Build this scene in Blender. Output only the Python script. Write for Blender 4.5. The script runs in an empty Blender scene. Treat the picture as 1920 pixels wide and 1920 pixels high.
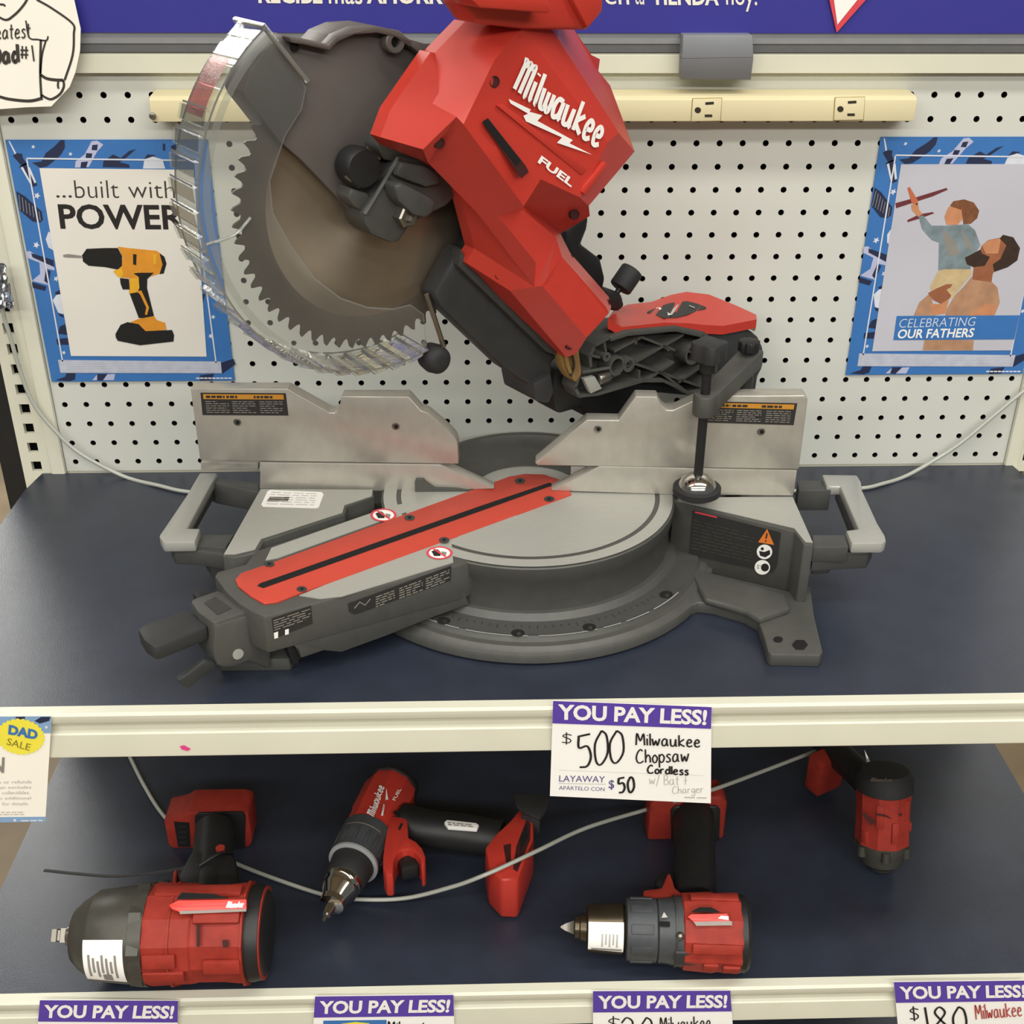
import bpy, bmesh, math, random
import numpy as np
from mathutils import Vector
random.seed(7)
SC = bpy.context.scene
COL = SC.collection

# ------------------------------------------------------------------ camera
FPX = 2259.974                      # focal length in pixels of a 1920 px wide frame
CAM = np.array([0.0378, -1.3439, 0.6587])
CR = np.array([[0.9996, -0.0286, 0.0045],
               [-0.0098, -0.4796, -0.8774],
               [0.0272, 0.8770, -0.4797]])   # rows: right, down, forward
cd = bpy.data.cameras.new('camera'); cam = bpy.data.objects.new('camera', cd); COL.objects.link(cam)
cd.sensor_width = 36.0; cd.lens = FPX * 36.0 / 1920.0; cd.clip_start = 0.02
from mathutils import Matrix
cam.matrix_world = Matrix(((CR[0][0], -CR[1][0], -CR[2][0], CAM[0]),
                           (CR[0][1], -CR[1][1], -CR[2][1], CAM[1]),
                           (CR[0][2], -CR[1][2], -CR[2][2], CAM[2]),
                           (0, 0, 0, 1)))
SC.camera = cam

# ------------------------------------------------------------------ world, lights, exposure
SC.view_settings.view_transform = 'Standard'
SC.view_settings.look = 'None'
SC.view_settings.gamma = 1.0
SC.view_settings.use_curve_mapping = False
SC.view_settings.exposure = 0.0
SC.cycles.transparent_max_bounces = 40        # the clear guard has many layers
w = bpy.data.worlds.new('world'); SC.world = w; w.use_nodes = True
w.node_tree.nodes['Background'].inputs[0].default_value = (0.96, 0.97, 0.93, 1)
w.node_tree.nodes['Background'].inputs[1].default_value = 0.12

def area(name, loc, size, power, color=(1.0, 0.985, 0.925), rot=(0, 0, 0)):
    l = bpy.data.lights.new(name, 'AREA'); l.shape = 'RECTANGLE'
    l.size, l.size_y = size; l.energy = power; l.color = color
    o = bpy.data.objects.new(name, l); o.location = loc; o.rotation_euler = rot; COL.objects.link(o)
    return o
# rows of ceiling fluorescent fixtures over the aisle and over the next aisles
area('ceiling_light_row', (0.9, -0.95, 2.15), (2.4, 0.30), 30)
area('ceiling_light_row', (-1.9, -0.95, 2.15), (2.4, 0.30), 20)
area('ceiling_light_row', (0.2, -2.1, 2.15), (4.6, 0.30), 50)
area('ceiling_light_row', (0.0, -3.9, 2.15), (6.5, 0.5), 230)
area('ceiling_light_row', (-2.3, 3.1, 2.15), (2.6, 1.2), 170)
area('ceiling_light_row', (2.8, 3.1, 2.15), (2.6, 0.8), 40)

# ------------------------------------------------------------------ points in the place
def ray(x, y):
    return CR.T @ np.array([(x - 960.0) / FPX, (y - 960.0) / FPX, 1.0])
def AP(x, y, pl):                    # where the sight line meets a real plane (point, normal)
    P0, n = pl; r = ray(x, y)
    return CAM + r * (((P0 - CAM) @ n) / (r @ n))
def PY(Y): return (np.array([0., Y, 0.]), np.array([0., -1., 0.]))
def PZ(Z): return (np.array([0., 0., Z]), np.array([0., 0., 1.]))
def AY(x, y, Y): return AP(x, y, PY(Y))
def AZ(x, y, Z): return AP(x, y, PZ(Z))
def A3(*p): return np.array(p, float)
def unit(v): v = np.asarray(v, float); return v / np.linalg.norm(v)

# ------------------------------------------------------------------ materials
def lin(h):
    h = h.lstrip('#'); c = [int(h[i:i+2], 16) / 255 for i in (0, 2, 4)]
    return [x / 12.92 if x <= 0.04045 else ((x + 0.055) / 1.055) ** 2.4 for x in c]
MATS = {}
def mat(name, hexc, rough=0.5, metal=0.0, var=0.06, scale=60.0, bump=0.0, bscale=None, spec=0.5, stretch=None, alpha=None, coat=0.0):
    m = bpy.data.materials.new(name); m.use_nodes = True
    nt = m.node_tree; N = nt.nodes; L = nt.links; b = N['Principled BSDF']
    c = lin(hexc)
    b.inputs['Roughness'].default_value = rough; b.inputs['Metallic'].default_value = metal
    b.inputs['Specular IOR Level'].default_value = spec
    if coat: b.inputs['Coat Weight'].default_value = coat; b.inputs['Coat Roughness'].default_value = 0.15
    tc = N.new('ShaderNodeTexCoord'); mp = N.new('ShaderNodeMapping')
    L.new(tc.outputs['Object'], mp.inputs['Vector'])
    if stretch: mp.inputs['Scale'].default_value = stretch
    nz = N.new('ShaderNodeTexNoise'); nz.inputs['Scale'].default_value = scale; nz.inputs['Detail'].default_value = 4
    L.new(mp.outputs['Vector'], nz.inputs['Vector'])
    cr = N.new('ShaderNodeValToRGB')
    cr.color_ramp.elements[0].position = 0.3; cr.color_ramp.elements[1].position = 0.7
    cr.color_ramp.elements[0].color = [max(0, x * (1 - var)) for x in c] + [1]
    cr.color_ramp.elements[1].color = [min(1, x * (1 + var)) for x in c] + [1]
    L.new(nz.outputs['Fac'], cr.inputs['Fac']); L.new(cr.outputs['Color'], b.inputs['Base Color'])
    if bump:
        n2 = N.new('ShaderNodeTexNoise'); n2.inputs['Scale'].default_value = bscale or scale * 6
        n2.inputs['Detail'].default_value = 3
        L.new(mp.outputs['Vector'], n2.inputs['Vector'])
        bp = N.new('ShaderNodeBump'); bp.inputs['Strength'].default_value = bump; bp.inputs['Distance'].default_value = 0.001
        L.new(n2.outputs['Fac'], bp.inputs['Height']); L.new(bp.outputs['Normal'], b.inputs['Normal'])
    if alpha is not None: b.inputs['Alpha'].default_value = alpha
    MATS[name] = m
    return m
def clear_mat(name, tint, gloss, rough=0.06, haze=0.05):
    m = bpy.data.materials.new(name); m.use_nodes = True
    nt = m.node_tree; N = nt.nodes; L = nt.links
    for n in list(N): N.remove(n)
    out = N.new('ShaderNodeOutputMaterial'); tr = N.new('ShaderNodeBsdfTransparent'); gl = N.new('ShaderNodeBsdfGlossy')
    tr.inputs[0].default_value = (*lin(tint), 1); gl.inputs['Roughness'].default_value = rough
    fr = N.new('ShaderNodeFresnel'); fr.inputs[0].default_value = 1.5
    ma = N.new('ShaderNodeMath'); ma.operation = 'MULTIPLY_ADD'; ma.inputs[1].default_value = 1.0; ma.inputs[2].default_value = gloss
    ma.use_clamp = True
    nz = N.new('ShaderNodeTexNoise'); nz.inputs['Scale'].default_value = 40
    bp = N.new('ShaderNodeBump'); bp.inputs['Strength'].default_value = 0.15; bp.inputs['Distance'].default_value = 0.002
    L.new(nz.outputs['Fac'], bp.inputs['Height']); L.new(bp.outputs['Normal'], gl.inputs['Normal'])
    df = N.new('ShaderNodeBsdfDiffuse'); df.inputs[0].default_value = (.75, .76, .74, 1)
    m0 = N.new('ShaderNodeMixShader'); m0.inputs[0].default_value = haze
    L.new(tr.outputs[0], m0.inputs[1]); L.new(df.outputs[0], m0.inputs[2])
    mx = N.new('ShaderNodeMixShader')
    L.new(fr.outputs[0], ma.inputs[0]); L.new(ma.outputs[0], mx.inputs[0])
    L.new(m0.outputs[0], mx.inputs[1]); L.new(gl.outputs[0], mx.inputs[2]); L.new(mx.outputs[0], out.inputs[0])
    MATS[name] = m

mat('board', '#d1d2ca', 0.6, var=0.03, scale=8, bump=0.05, bscale=300)
mat('enamel', '#d8d6c4', 0.42, var=0.03, scale=12)
mat('dark_gap', '#0c0b0a', 0.8)
mat('vinyl', '#2c313e', 0.30, var=0.12, scale=25, bump=0.22, bscale=900, spec=0.5)
mat('beige', '#e2d6ae', 0.5, var=0.03, scale=10)
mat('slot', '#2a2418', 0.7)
mat('rail_grey', '#77787b', 0.5, var=0.04, scale=20)
mat('clip_grey', '#84878c', 0.5, var=0.04, scale=20)
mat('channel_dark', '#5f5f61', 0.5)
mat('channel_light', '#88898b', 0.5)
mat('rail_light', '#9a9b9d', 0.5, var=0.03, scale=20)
mat('sign_blue', '#36348f', 0.4, var=0.03, scale=10)
mat('sign_cream', '#efeadb', 0.5, var=0.02)
mat('paper', '#faf8f4', 0.7, var=0.015, scale=15)
mat('paper_print', '#e8e3da', 0.7, var=0.015, scale=15)
mat('paper_warm', '#faf5e9', 0.7, var=0.015, scale=15)
mat('ink', '#3a342f', 0.7)
mat('ink_black', '#211d1c', 0.6)
mat('ink_grey', '#8b8680', 0.7)
mat('ink_light', '#b9b5b0', 0.7)
mat('ink_red', '#b04a44', 0.7)
mat('ink_violet', '#585088', 0.7)
mat('violet', '#5a3fa6', 0.5, var=0.03)
mat('white', '#f6f4f0', 0.55, var=0.01)
mat('print_blue', '#3a74b8', 0.5, var=0.03)
mat('print_lightblue', '#86a8cf', 0.5, var=0.02)
mat('print_navy', '#232b4a', 0.5)
mat('print_lav', '#b9bcda', 0.5)
mat('print_pale', '#d9dde8', 0.5)
mat('print_strip', '#b9bccb', 0.5, var=0.12, scale=90)
mat('print_sky', '#c3c2cc', 0.5, var=0.06, scale=6)
mat('skin', '#c98a63', 0.5, var=0.12, scale=80)
mat('skin_dark', '#9a5f42', 0.5, var=0.12, scale=80)
mat('hair_boy', '#7d4f33', 0.5, var=0.2, scale=150)
mat('hair_man', '#3a2a22', 0.5, var=0.2, scale=150)
mat('shirt_boy', '#7d8c92', 0.5, var=0.25, scale=60)
mat('trousers', '#cdb58a', 0.5, var=0.12, scale=60)
mat('shirt_man', '#b58a6c', 0.5, var=0.15, scale=60)
mat('toy_plane', '#6d3034', 0.5)
mat('toy_plane_light', '#c06a4a', 0.5)
mat('print_orange', '#e2962c', 0.5, var=0.1, scale=50)
mat('print_yellow', '#edb32e', 0.5, var=0.05)
mat('print_black', '#1b1a19', 0.5)
mat('print_steel', '#8e8a84', 0.5)
mat('yellow', '#f4e64a', 0.5, var=0.02)
mat('yellow_pale', '#f4efc4', 0.5)
mat('gold_ink', '#8e7c2c', 0.6)
mat('red_border', '#d8434f', 0.5)
mat('pink', '#e4438a', 0.5)
mat('floor_concrete', '#75644b', 0.6, var=0.35, scale=5, bump=0.05)
mat('ceiling_white', '#d8d4c8', 0.9)
# saw and tools
mat('red', '#c0392e', 0.36, var=0.03, scale=40, bump=0.06, bscale=1500, spec=0.5)
mat('red_worn', '#973228', 0.55, var=0.14, scale=70, bump=0.06, bscale=900, spec=0.25)
mat('red_plate', '#c04434', 0.5, var=0.03)
mat('cast', '#545450', 0.5, metal=0.25, var=0.07, scale=70, bump=0.12, bscale=700)
mat('cast_mid', '#4e4e4c', 0.45, metal=0.2, var=0.07, scale=70, bump=0.1, bscale=700)
mat('cast_dark', '#3f3e3d', 0.5, metal=0.2, var=0.07, scale=70, bump=0.12, bscale=700)
mat('guard_grey', '#5c5653', 0.5, metal=0.1, var=0.06, scale=30, bump=0.08, bscale=700)
mat('machined', '#aeaea7', 0.42, metal=0.25, var=0.05, scale=30, stretch=(3, 40, 40))
mat('fence_metal', '#b9b4aa', 0.34, metal=0.45, var=0.06, scale=14, stretch=(6, 30, 4))
mat('blade', '#8d8171', 0.34, metal=0.6, var=0.10, scale=18)
mat('blade_dark', '#5d554d', 0.42, metal=0.5, var=0.12, scale=30)
mat('carbide', '#8a867c', 0.4, metal=0.6)
mat('chrome', '#d8d6d0', 0.12, metal=1.0, var=0.02)
mat('steel', '#8d8880', 0.3, metal=0.9, var=0.08)
mat('black', '#1c1c1d', 0.5, var=0.1, scale=60, bump=0.08, bscale=900)
mat('rubber', '#232324', 0.7, var=0.12, scale=60, bump=0.1, bscale=900)
mat('charcoal', '#2f3031', 0.55, var=0.1, scale=60, bump=0.08, bscale=900)
mat('hole', '#0a0909', 0.9)
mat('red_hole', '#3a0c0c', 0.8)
mat('label_black', '#2b2a29', 0.5)
mat('label_text', '#8a857c', 0.6)
mat('label_orange', '#c88a2e', 0.5)
mat('warn_orange', '#e07b30', 0.5)
mat('brass', '#8a6b3c', 0.5, var=0.2)
mat('case_grey', '#4c4a44', 0.42, metal=0.35, var=0.10, scale=80, bump=0.08, bscale=700)
mat('case_blue', '#45484b', 0.5, metal=0.15, var=0.12, scale=80, bump=0.08, bscale=700)
mat('gunmetal', '#5b5142', 0.32, metal=0.85, var=0.1)
mat('badge_red', '#e8382e', 0.3)
mat('badge_grey', '#8c827c', 0.4, metal=0.2)
mat('cable', '#b9bbb2', 0.45, metal=0.2, var=0.08, scale=900, stretch=(1, 1, 1), bump=0.3, bscale=1500)
mat('foil', '#c9ccd2', 0.16, metal=0.9)
clear_mat('clear', '#fbfcfa', 0.02, 0.12, 0.06)
clear_mat('clear_rim', '#e8ebe6', 0.13, 0.14, 0.16)
clear_mat('clear_ridge', '#b4b8b4', 0.24, 0.10, 0.08)
clear_mat('clear_edge', '#5f625f', 0.3, 0.1, 0.25)
clear_mat('clear_red', '#d86a6a', 0.05, 0.15, 0.1)

def brushed(name, amt):
    m = MATS[name]; nt = m.node_tree; b = nt.nodes['Principled BSDF']
    t = nt.nodes.new('ShaderNodeTangent'); t.direction_type = 'RADIAL'; t.axis = 'Z'
    b.inputs['Anisotropic'].default_value = amt; nt.links.new(t.outputs[0], b.inputs['Tangent'])
mat('blade', '#9a8d7b', 0.38, metal=0.75, var=0.10, scale=18); brushed('blade', 0.85)
mat('blade_dark', '#6a6157', 0.44, metal=0.5, var=0.12, scale=30)
# ------------------------------------------------------------------ mesh builder
def smooth_path(pts, k=6):
    P = [np.asarray(p, float) for p in pts]
    if len(P) < 3: return P
    Q = [2 * P[0] - P[1]] + P + [2 * P[-1] - P[-2]]; out = []
    for i in range(1, len(Q) - 2):
        for j in range(k):
            t = j / k
            out.append(0.5 * ((2 * Q[i]) + (Q[i+1] - Q[i-1]) * t + (2*Q[i-1] - 5*Q[i] + 4*Q[i+1] - Q[i+2]) * t*t + (3*Q[i] - Q[i-1] - 3*Q[i+1] + Q[i+2]) * t**3))
    out.append(P[-1]); return out
_txt = {}
def text_mesh(s, bold=0.0, spacing=1.0):
    key = (s, bold, spacing)
    if key in _txt: return _txt[key]
    cu = bpy.data.curves.new('t', 'FONT'); cu.body = s; cu.size = 1.0; cu.offset = bold; cu.space_character = spacing
    cu.resolution_u = 3; cu.fill_mode = 'FRONT'
    ob = bpy.data.objects.new('t', cu)
    me = bpy.data.meshes.new_from_object(ob)
    V = np.array([[v.co.x, v.co.y] for v in me.vertices]); F = [list(p.vertices) for p in me.polygons]
    bpy.data.objects.remove(ob); bpy.data.curves.remove(cu); bpy.data.meshes.remove(me)
    lo, hi = V.min(0), V.max(0)
    _txt[key] = ((V - lo) / (hi - lo), F)
    return _txt[key]

class MB:
    def __init__(s): s.V = []; s.F = []; s.M = []
    def add(s, V, F, m):
        o = len(s.V); s.V += [tuple(map(float, v)) for v in V]
        for f in F: s.F.append([i + o for i in f]); s.M.append(m)
        return s
    def add_bm(s, bm, m):
        bm.verts.ensure_lookup_table()
        for i, v in enumerate(bm.verts): v.index = i
        s.add([v.co for v in bm.verts], [[v.index for v in f.verts] for f in bm.faces], m); bm.free(); return s
    def prism(s, pts, vec, m, bev=0.0, seg=2):
        pts = [np.asarray(p, float) for p in pts]; vec = np.asarray(vec, float)
        nrm = sum((np.cross(pts[i], pts[(i+1) % len(pts)]) for i in range(len(pts))), np.zeros(3))
        if nrm @ vec > 0: pts = pts[::-1]
        n = len(pts); bm = bmesh.new()
        a = [bm.verts.new(p) for p in pts]; b = [bm.verts.new(p + vec) for p in pts]
        bm.faces.new(a); bm.faces.new(b[::-1])
        for i in range(n): bm.faces.new((a[i], b[i], b[(i+1) % n], a[(i+1) % n]))
        bmesh.ops.recalc_face_normals(bm, faces=bm.faces)
        if bev:
            bm.edges.ensure_lookup_table()
            es = [e for e in bm.edges if e.calc_face_angle(0) > 0.35]
            try: bmesh.ops.bevel(bm, geom=es, offset=bev, segments=seg, profile=0.5, affect='EDGES', clamp_overlap=True)
            except Exception: pass
        return s.add_bm(bm, m)
    def frustum(s, pa, pb, m, bev=0.0):
        bm = bmesh.new(); n = len(pa)
        a = [bm.verts.new(p) for p in pa]; b = [bm.verts.new(p) for p in pb]
        bm.faces.new(a); bm.faces.new(b[::-1])
        for i in range(n): bm.faces.new((a[i], b[i], b[(i+1) % n], a[(i+1) % n]))
        bmesh.ops.recalc_face_normals(bm, faces=bm.faces)
        if bev:
            es = [e for e in bm.edges if e.calc_face_angle(0) > 0.35]
            bmesh.ops.bevel(bm, geom=es, offset=bev, segments=2, profile=0.5, affect='EDGES', clamp_overlap=True)
        return s.add_bm(bm, m)
    def box(s, c, ax, ay, az, m, bev=0.0):       # half-extent vectors
        c, ax, ay, az = map(np.asarray, (c, ax, ay, az))
        return s.prism([c-ax-ay-az, c+ax-ay-az, c+ax+ay-az, c-ax+ay-az], 2*az, m, bev)
    def abox(s, x0, x1, y0, y1, z0, z1, m, bev=0.0):
        return s.prism([(x0, y0, z0), (x1, y0, z0), (x1, y1, z0), (x0, y1, z0)], (0, 0, z1 - z0), m, bev)
    def lathe(s, o, d, prof, m, n=32, ph=0.0, sq=None):   # prof: (t along d, radius); closed ends when radius 0
        o = np.asarray(o, float); d = unit(d); h = A3(0, 0, 1) if abs(d[2]) < .9 else A3(1, 0, 0)
        e1 = unit(np.cross(h, d)); e2 = np.cross(d, e1); V = []; F = []
        for t, r in prof:
            for i in range(n):
                a = ph + 2 * math.pi * i / n
                V.append(o + d*t + r*(math.cos(a)*e1 + math.sin(a)*e2))
        for k in range(len(prof) - 1):
            for i in range(n):
                j = (i+1) % n; F.append([k*n+i, k*n+j, (k+1)*n+j, (k+1)*n+i])
        F.append(list(range(n))[::-1]); F.append([(len(prof)-1)*n + i for i in range(n)])
        return s.add(V, F, m)
    def cyl(s, p0, p1, r, m, n=24, r1=None, bev=0.0):
        p0 = np.asarray(p0, float); p1 = np.asarray(p1, float); L = np.linalg.norm(p1 - p0); r1 = r if r1 is None else r1
        if bev: return s.lathe(p0, p1-p0, [(0, r-bev), (bev*.3, r-bev*.3), (bev, r), (L-bev, r1), (L-bev*.3, r1-bev*.3), (L, r1-bev)], m, n)
        return s.lathe(p0, p1-p0, [(0, r), (L, r1)], m, n)
    def tube(s, path, r, m, n=10, k=6, flat=None):
        P = smooth_path(path, k); V = []; F = []
        up = A3(0, 0, 1)
        for i, p in enumerate(P):
            d = unit(P[min(i+1, len(P)-1)] - P[max(i-1, 0)])
            h = up if abs(d[2]) < .95 else A3(1, 0, 0)
            e1 = unit(np.cross(h, d)); e2 = np.cross(d, e1)
            rr = r[0] + (r[1]-r[0])*i/(len(P)-1) if isinstance(r, tuple) else r
            for j in range(n):
                a = 2*math.pi*j/n; V.append(p + rr*math.cos(a)*e1 + rr*(flat or 1)*math.sin(a)*e2)
        for i in range(len(P)-1):
            for j in range(n):
                q = (j+1) % n; F.append([i*n+j, i*n+q, (i+1)*n+q, (i+1)*n+j])
        F.append(list(range(n))[::-1]); F.append([(len(P)-1)*n+j for j in range(n)])
        return s.add(V, F, m)
    def ball(s, c, r, m, n=20, sc=(1, 1, 1)):
        c = np.asarray(c, float); V = []; F = []; k = n//2
        for i in range(1, k):
            th = math.pi*i/k
            for j in range(n):
                a = 2*math.pi*j/n
                V.append(c + r*np.array([sc[0]*math.sin(th)*math.cos(a), sc[1]*math.sin(th)*math.sin(a), sc[2]*math.cos(th)]))
        t = len(V); V.append(c + A3(0, 0, r*sc[2])); V.append(c - A3(0, 0, r*sc[2]))
        for i in range(k-2):
            for j in range(n):
                q = (j+1) % n; F.append([i*n+j, (i+1)*n+j, (i+1)*n+q, i*n+q])
        for j in range(n):
            q = (j+1) % n; F.append([t, j, q]); F.append([t+1, (k-2)*n+q, (k-2)*n+j])
        return s.add(V, F, m)
    def poly(s, pts, m): return s.add(pts, [list(range(len(pts)))], m)
    # flat prints on a plane; px are points of the photo on that plane, lift is in mm
    def pp(s, pl, px, m, lift=0.3):
        P = [AP(x, y, pl) + pl[1]*lift*0.001 for x, y in px]
        nrm = sum((np.cross(P[i], P[(i+1) % len(P)]) for i in range(len(P))), np.zeros(3))
        return s.poly(P if nrm @ pl[1] > 0 else P[::-1], m)
    def pdisc(s, pl, c, r, m, lift=0.3, n=24, k=1.0):
        return s.pp(pl, [(c[0] + r*math.cos(2*math.pi*i/n), c[1] + r*k*math.sin(2*math.pi*i/n)) for i in range(n)], m, lift)
    def pring(s, pl, c, r0, r1, m, lift=0.3, n=28, k=1.0):
        for i in range(n):
            a, b = 2*math.pi*i/n, 2*math.pi*(i+1)/n
            s.pp(pl, [(c[0]+r0*math.cos(a), c[1]+r0*k*math.sin(a)), (c[0]+r1*math.cos(a), c[1]+r1*k*math.sin(a)),
                      (c[0]+r1*math.cos(b), c[1]+r1*k*math.sin(b)), (c[0]+r0*math.cos(b), c[1]+r0*k*math.sin(b))], m, lift)
    def pline(s, pl, px, wd, m, lift=0.3, smooth=0):     # ribbon of width wd metres
        P = [AP(x, y, pl) + pl[1]*lift*0.001 for x, y in px]
        return s.ribbon(P, pl[1], wd, m, smooth)
    def ribbon(s, P, n, wd, m, smooth=0):
        if smooth: P = smooth_path(P, smooth)
        V = []; F = []
        for i, p in enumerate(P):
            d = P[min(i+1, len(P)-1)] - P[max(i-1, 0)]
            if np.linalg.norm(d) < 1e-9: d = A3(1, 0, 0)
            q = unit(np.cross(n, unit(d)))*wd/2; V += [p - q, p + q]
        for i in range(len(P)-1): F.append([2*i, 2*i+2, 2*i+3, 2*i+1])
        return s.add(V, F, m)
    def text(s, pl, t, p0, p1, pt, m, bold=0.0, lift=0.5, spacing=1.0):
        A = AP(*p0, pl); B = AP(*p1, pl); C = AP(*pt, pl); V, F = text_mesh(t, bold, spacing)
        return s.add([A + (B-A)*v[0] + (C-A)*v[1] + pl[1]*lift*0.001 for v in V], F, m)
    def hand(s, pl, t, p0, p1, pt, wd, m, lift=0.6, font=None, gap=0.16):
        A = AP(*p0, pl); B = AP(*p1, pl); C = AP(*pt, pl); st, W = stroke_text(t, font or HAND, gap)
        for i, line in enumerate(st):
            P = [A + (B-A)*(x/W) + (C-A)*y + pl[1]*(lift + .03*i)*0.001 for x, y in line]
            s.ribbon(P, pl[1], wd, m, 4 if len(P) > 2 else 0)
        return s
    def fine(s, pl, q, rows, m, fill=0.5, lift=0.5, words=6, seed=1):
        rnd = random.Random(seed)
        A, B, C, D = [AP(*p, pl) + pl[1]*lift*0.001 for p in q]      # tl, tr, br, bl
        for r in range(rows):
            v0 = (r + 0.5 - fill/2)/rows; v1 = (r + 0.5 + fill/2)/rows; u = 0.0
            end = 1.0 if rnd.random() < .7 else rnd.uniform(.5, .95)
            while u < end:
                w = rnd.uniform(.5, 1.5)/words; e = min(u + w, end)
                f = lambda a, b: (A*(1-a) + B*a)*(1-b) + (D*(1-a) + C*a)*b
                s.poly([f(u, v1), f(e, v1), f(e, v0), f(u, v0)], m); u = e + 0.25/words
        return s
    def build(s, name, parent=None, loc=None, smooth=40, sub=False):
        org = np.asarray(loc if loc is not None else (parent['_o'] if parent is not None else (0, 0, 0)), float)
        me = bpy.data.meshes.new(name)
        me.from_pydata([tuple(np.asarray(v) - org) for v in s.V], [], s.F)
        names = []
        for m in s.M:
            if m not in names: names.append(m)
        for m in names: me.materials.append(MATS[m])
        for p, m in zip(me.polygons, s.M): p.material_index = names.index(m); p.use_smooth = True
        me.update(); me.validate()
        me.set_sharp_from_angle(angle=math.radians(smooth))
        o = bpy.data.objects.new(name, me); COL.objects.link(o)
        if parent is not None: o.parent = parent
        else: o.location = org
        o['_o'] = tuple(map(float, org))
        return o

HAND = {
 'M': [[(0, 0), (.08, 1), (.34, .35), (.6, .98), (.68, 0)]], 'i': [[(.04, .58), (.06, 0)], [(.06, .8), (.08, .86)]],
 'l': [[(.04, 1), (.05, 0)]], 'w': [[(0, .58), (.12, .02), (.28, .42), (.42, .02), (.6, .6)]],
 'a': [[(.4, .52), (.22, .6), (.04, .38), (.06, .08), (.22, .02), (.38, .2), (.41, .58)], [(.41, .58), (.44, .12), (.54, .02)]],
 'u': [[(0, .6), (.03, .12), (.18, 0), (.36, .15), (.42, .6)], [(.42, .6), (.44, .08), (.52, 0)]],
 'k': [[(0, .95), (.02, 0)], [(.42, .62), (.04, .28), (.46, 0)]], 'K': [[(0, .9), (.02, 0)], [(.45, .75), (.04, .35), (.48, 0)]],
 'e': [[(.04, .3), (.36, .36), (.34, .55), (.18, .6), (.03, .34), (.08, .08), (.24, 0), (.46, .1)]],
 'C': [[(.52, .86), (.36, 1), (.12, .75), (.02, .35), (.14, .04), (.38, 0), (.6, .14)]], 'c': [[(.4, .5), (.22, .6), (.04, .35), (.08, .06), (.24, 0), (.42, .1)]],
 'h': [[(0, 1), (.02, 0)], [(.02, .32), (.2, .58), (.36, .42), (.4, 0)]],
 'o': [[(.2, .58), (.02, .32), (.1, .02), (.3, .02), (.4, .32), (.2, .58)]],
 'p': [[(0, .6), (.02, -.4)], [(.01, .42), (.2, .6), (.4, .38), (.32, .06), (.14, 0), (.02, .14)]],
 's': [[(.36, .52), (.2, .6), (.06, .46), (.3, .24), (.3, .06), (.14, 0), (0, .08)]],
 'r': [[(0, .6), (.02, 0)], [(.02, .34), (.14, .56), (.32, .54)]],
 'd': [[(.4, .42), (.2, .58), (.03, .28), (.15, 0), (.38, .14)], [(.42, 1), (.43, 0)]],
 'B': [[(0, 1), (.02, 0)], [(0, .95), (.3, .95), (.34, .6), (.04, .5)], [(.04, .5), (.42, .42), (.38, .04), (.02, 0)]],
 't': [[(.12, .95), (.14, .1), (.28, 0)], [(-.04, .62), (.32, .64)]],
 'g': [[(.4, .5), (.2, .6), (.03, .3), (.18, .04), (.4, .3)], [(.4, .58), (.42, -.3), (.2, -.42), (.02, -.25)]],
 '&': [[(.2, .95), (.18, .1)], [(.02, .5), (.36, .55)]], '/': [[(.3, 1), (0, -.2)]],
 '$': [[(.4, .8), (.2, .88), (.06, .68), (.36, .4), (.3, .12), (.02, .14)], [(.2, 1.05), (.2, -.05)]],
 '5': [[(.46, .95), (.08, .88)], [(.08, .9), (.06, .55), (.34, .6), (.44, .3), (.3, .02), (.04, -.02)]],
 '0': [[(.24, 1), (.04, .6), (.08, .1), (.24, 0), (.44, .35), (.4, .85), (.24, 1)]],
 '1': [[(.05, 1), (.1, 0)]], '2': [[(.02, .8), (.2, 1), (.4, .75), (.04, .02), (.46, .04)]],
 '8': [[(.24, .52), (.08, .8), (.24, 1), (.4, .8), (.24, .52), (.04, .22), (.24, 0), (.44, .22), (.24, .52)]],
 'D': [[(.04, 1), (.04, 0)], [(0, 1), (.4, .8), (.5, .4), (.3, .04), (.02, 0)]],
 '#': [[(.12, .9), (.06, .1)], [(.32, .9), (.26, .1)], [(0, .62), (.42, .66)], [(-.02, .34), (.4, .38)]], ' ': [],
}
LOGO = {
 'M': [[(.02, .98), (.12, 1.0), (.10, .82)], [(.10, .95), (.02, .04)], [(.12, .85), (.24, 1.0), (.26, .88), (.20, .02)], [(.28, .86), (.40, 1.0), (.42, .85), (.38, .1), (.42, .0)]],
 'i': [[(.05, .62), (.04, .1), (.09, .02)], [(.06, .84), (.07, .9)]], 'l': [[(.05, 1.0), (.04, .1), (.09, .02)]],
 'w': [[(.0, .62), (.02, .1), (.1, .02), (.16, .1), (.18, .6)], [(.18, .2), (.26, .02), (.33, .12), (.35, .62)]],
 'a': [[(.26, .6), (.1, .6), (.02, .35), (.05, .06), (.14, .03), (.24, .2), (.26, .6)], [(.27, .6), (.27, .1), (.32, .02)]],
 'u': [[(.0, .62), (.02, .1), (.1, .02), (.2, .12), (.24, .6)], [(.25, .62), (.25, .1), (.31, .02)]],
 'k': [[(.03, 1.0), (.02, .02)], [(.26, .64), (.04, .3), (.27, .02)]],
 'e': [[(.04, .32), (.22, .36), (.23, .56), (.12, .63), (.03, .4), (.05, .08), (.15, .02), (.27, .12)]],
}
def stroke_text(t, font, gap):
    x = 0.0; out = []
    for ch in t:
        g = font.get(ch, [])
        wmax = max([p[0] for l in g for p in l], default=0.2)
        for l in g: out.append([(x + p[0], p[1]) for p in l])
        x += wmax + gap
    return out, x - gap

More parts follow.
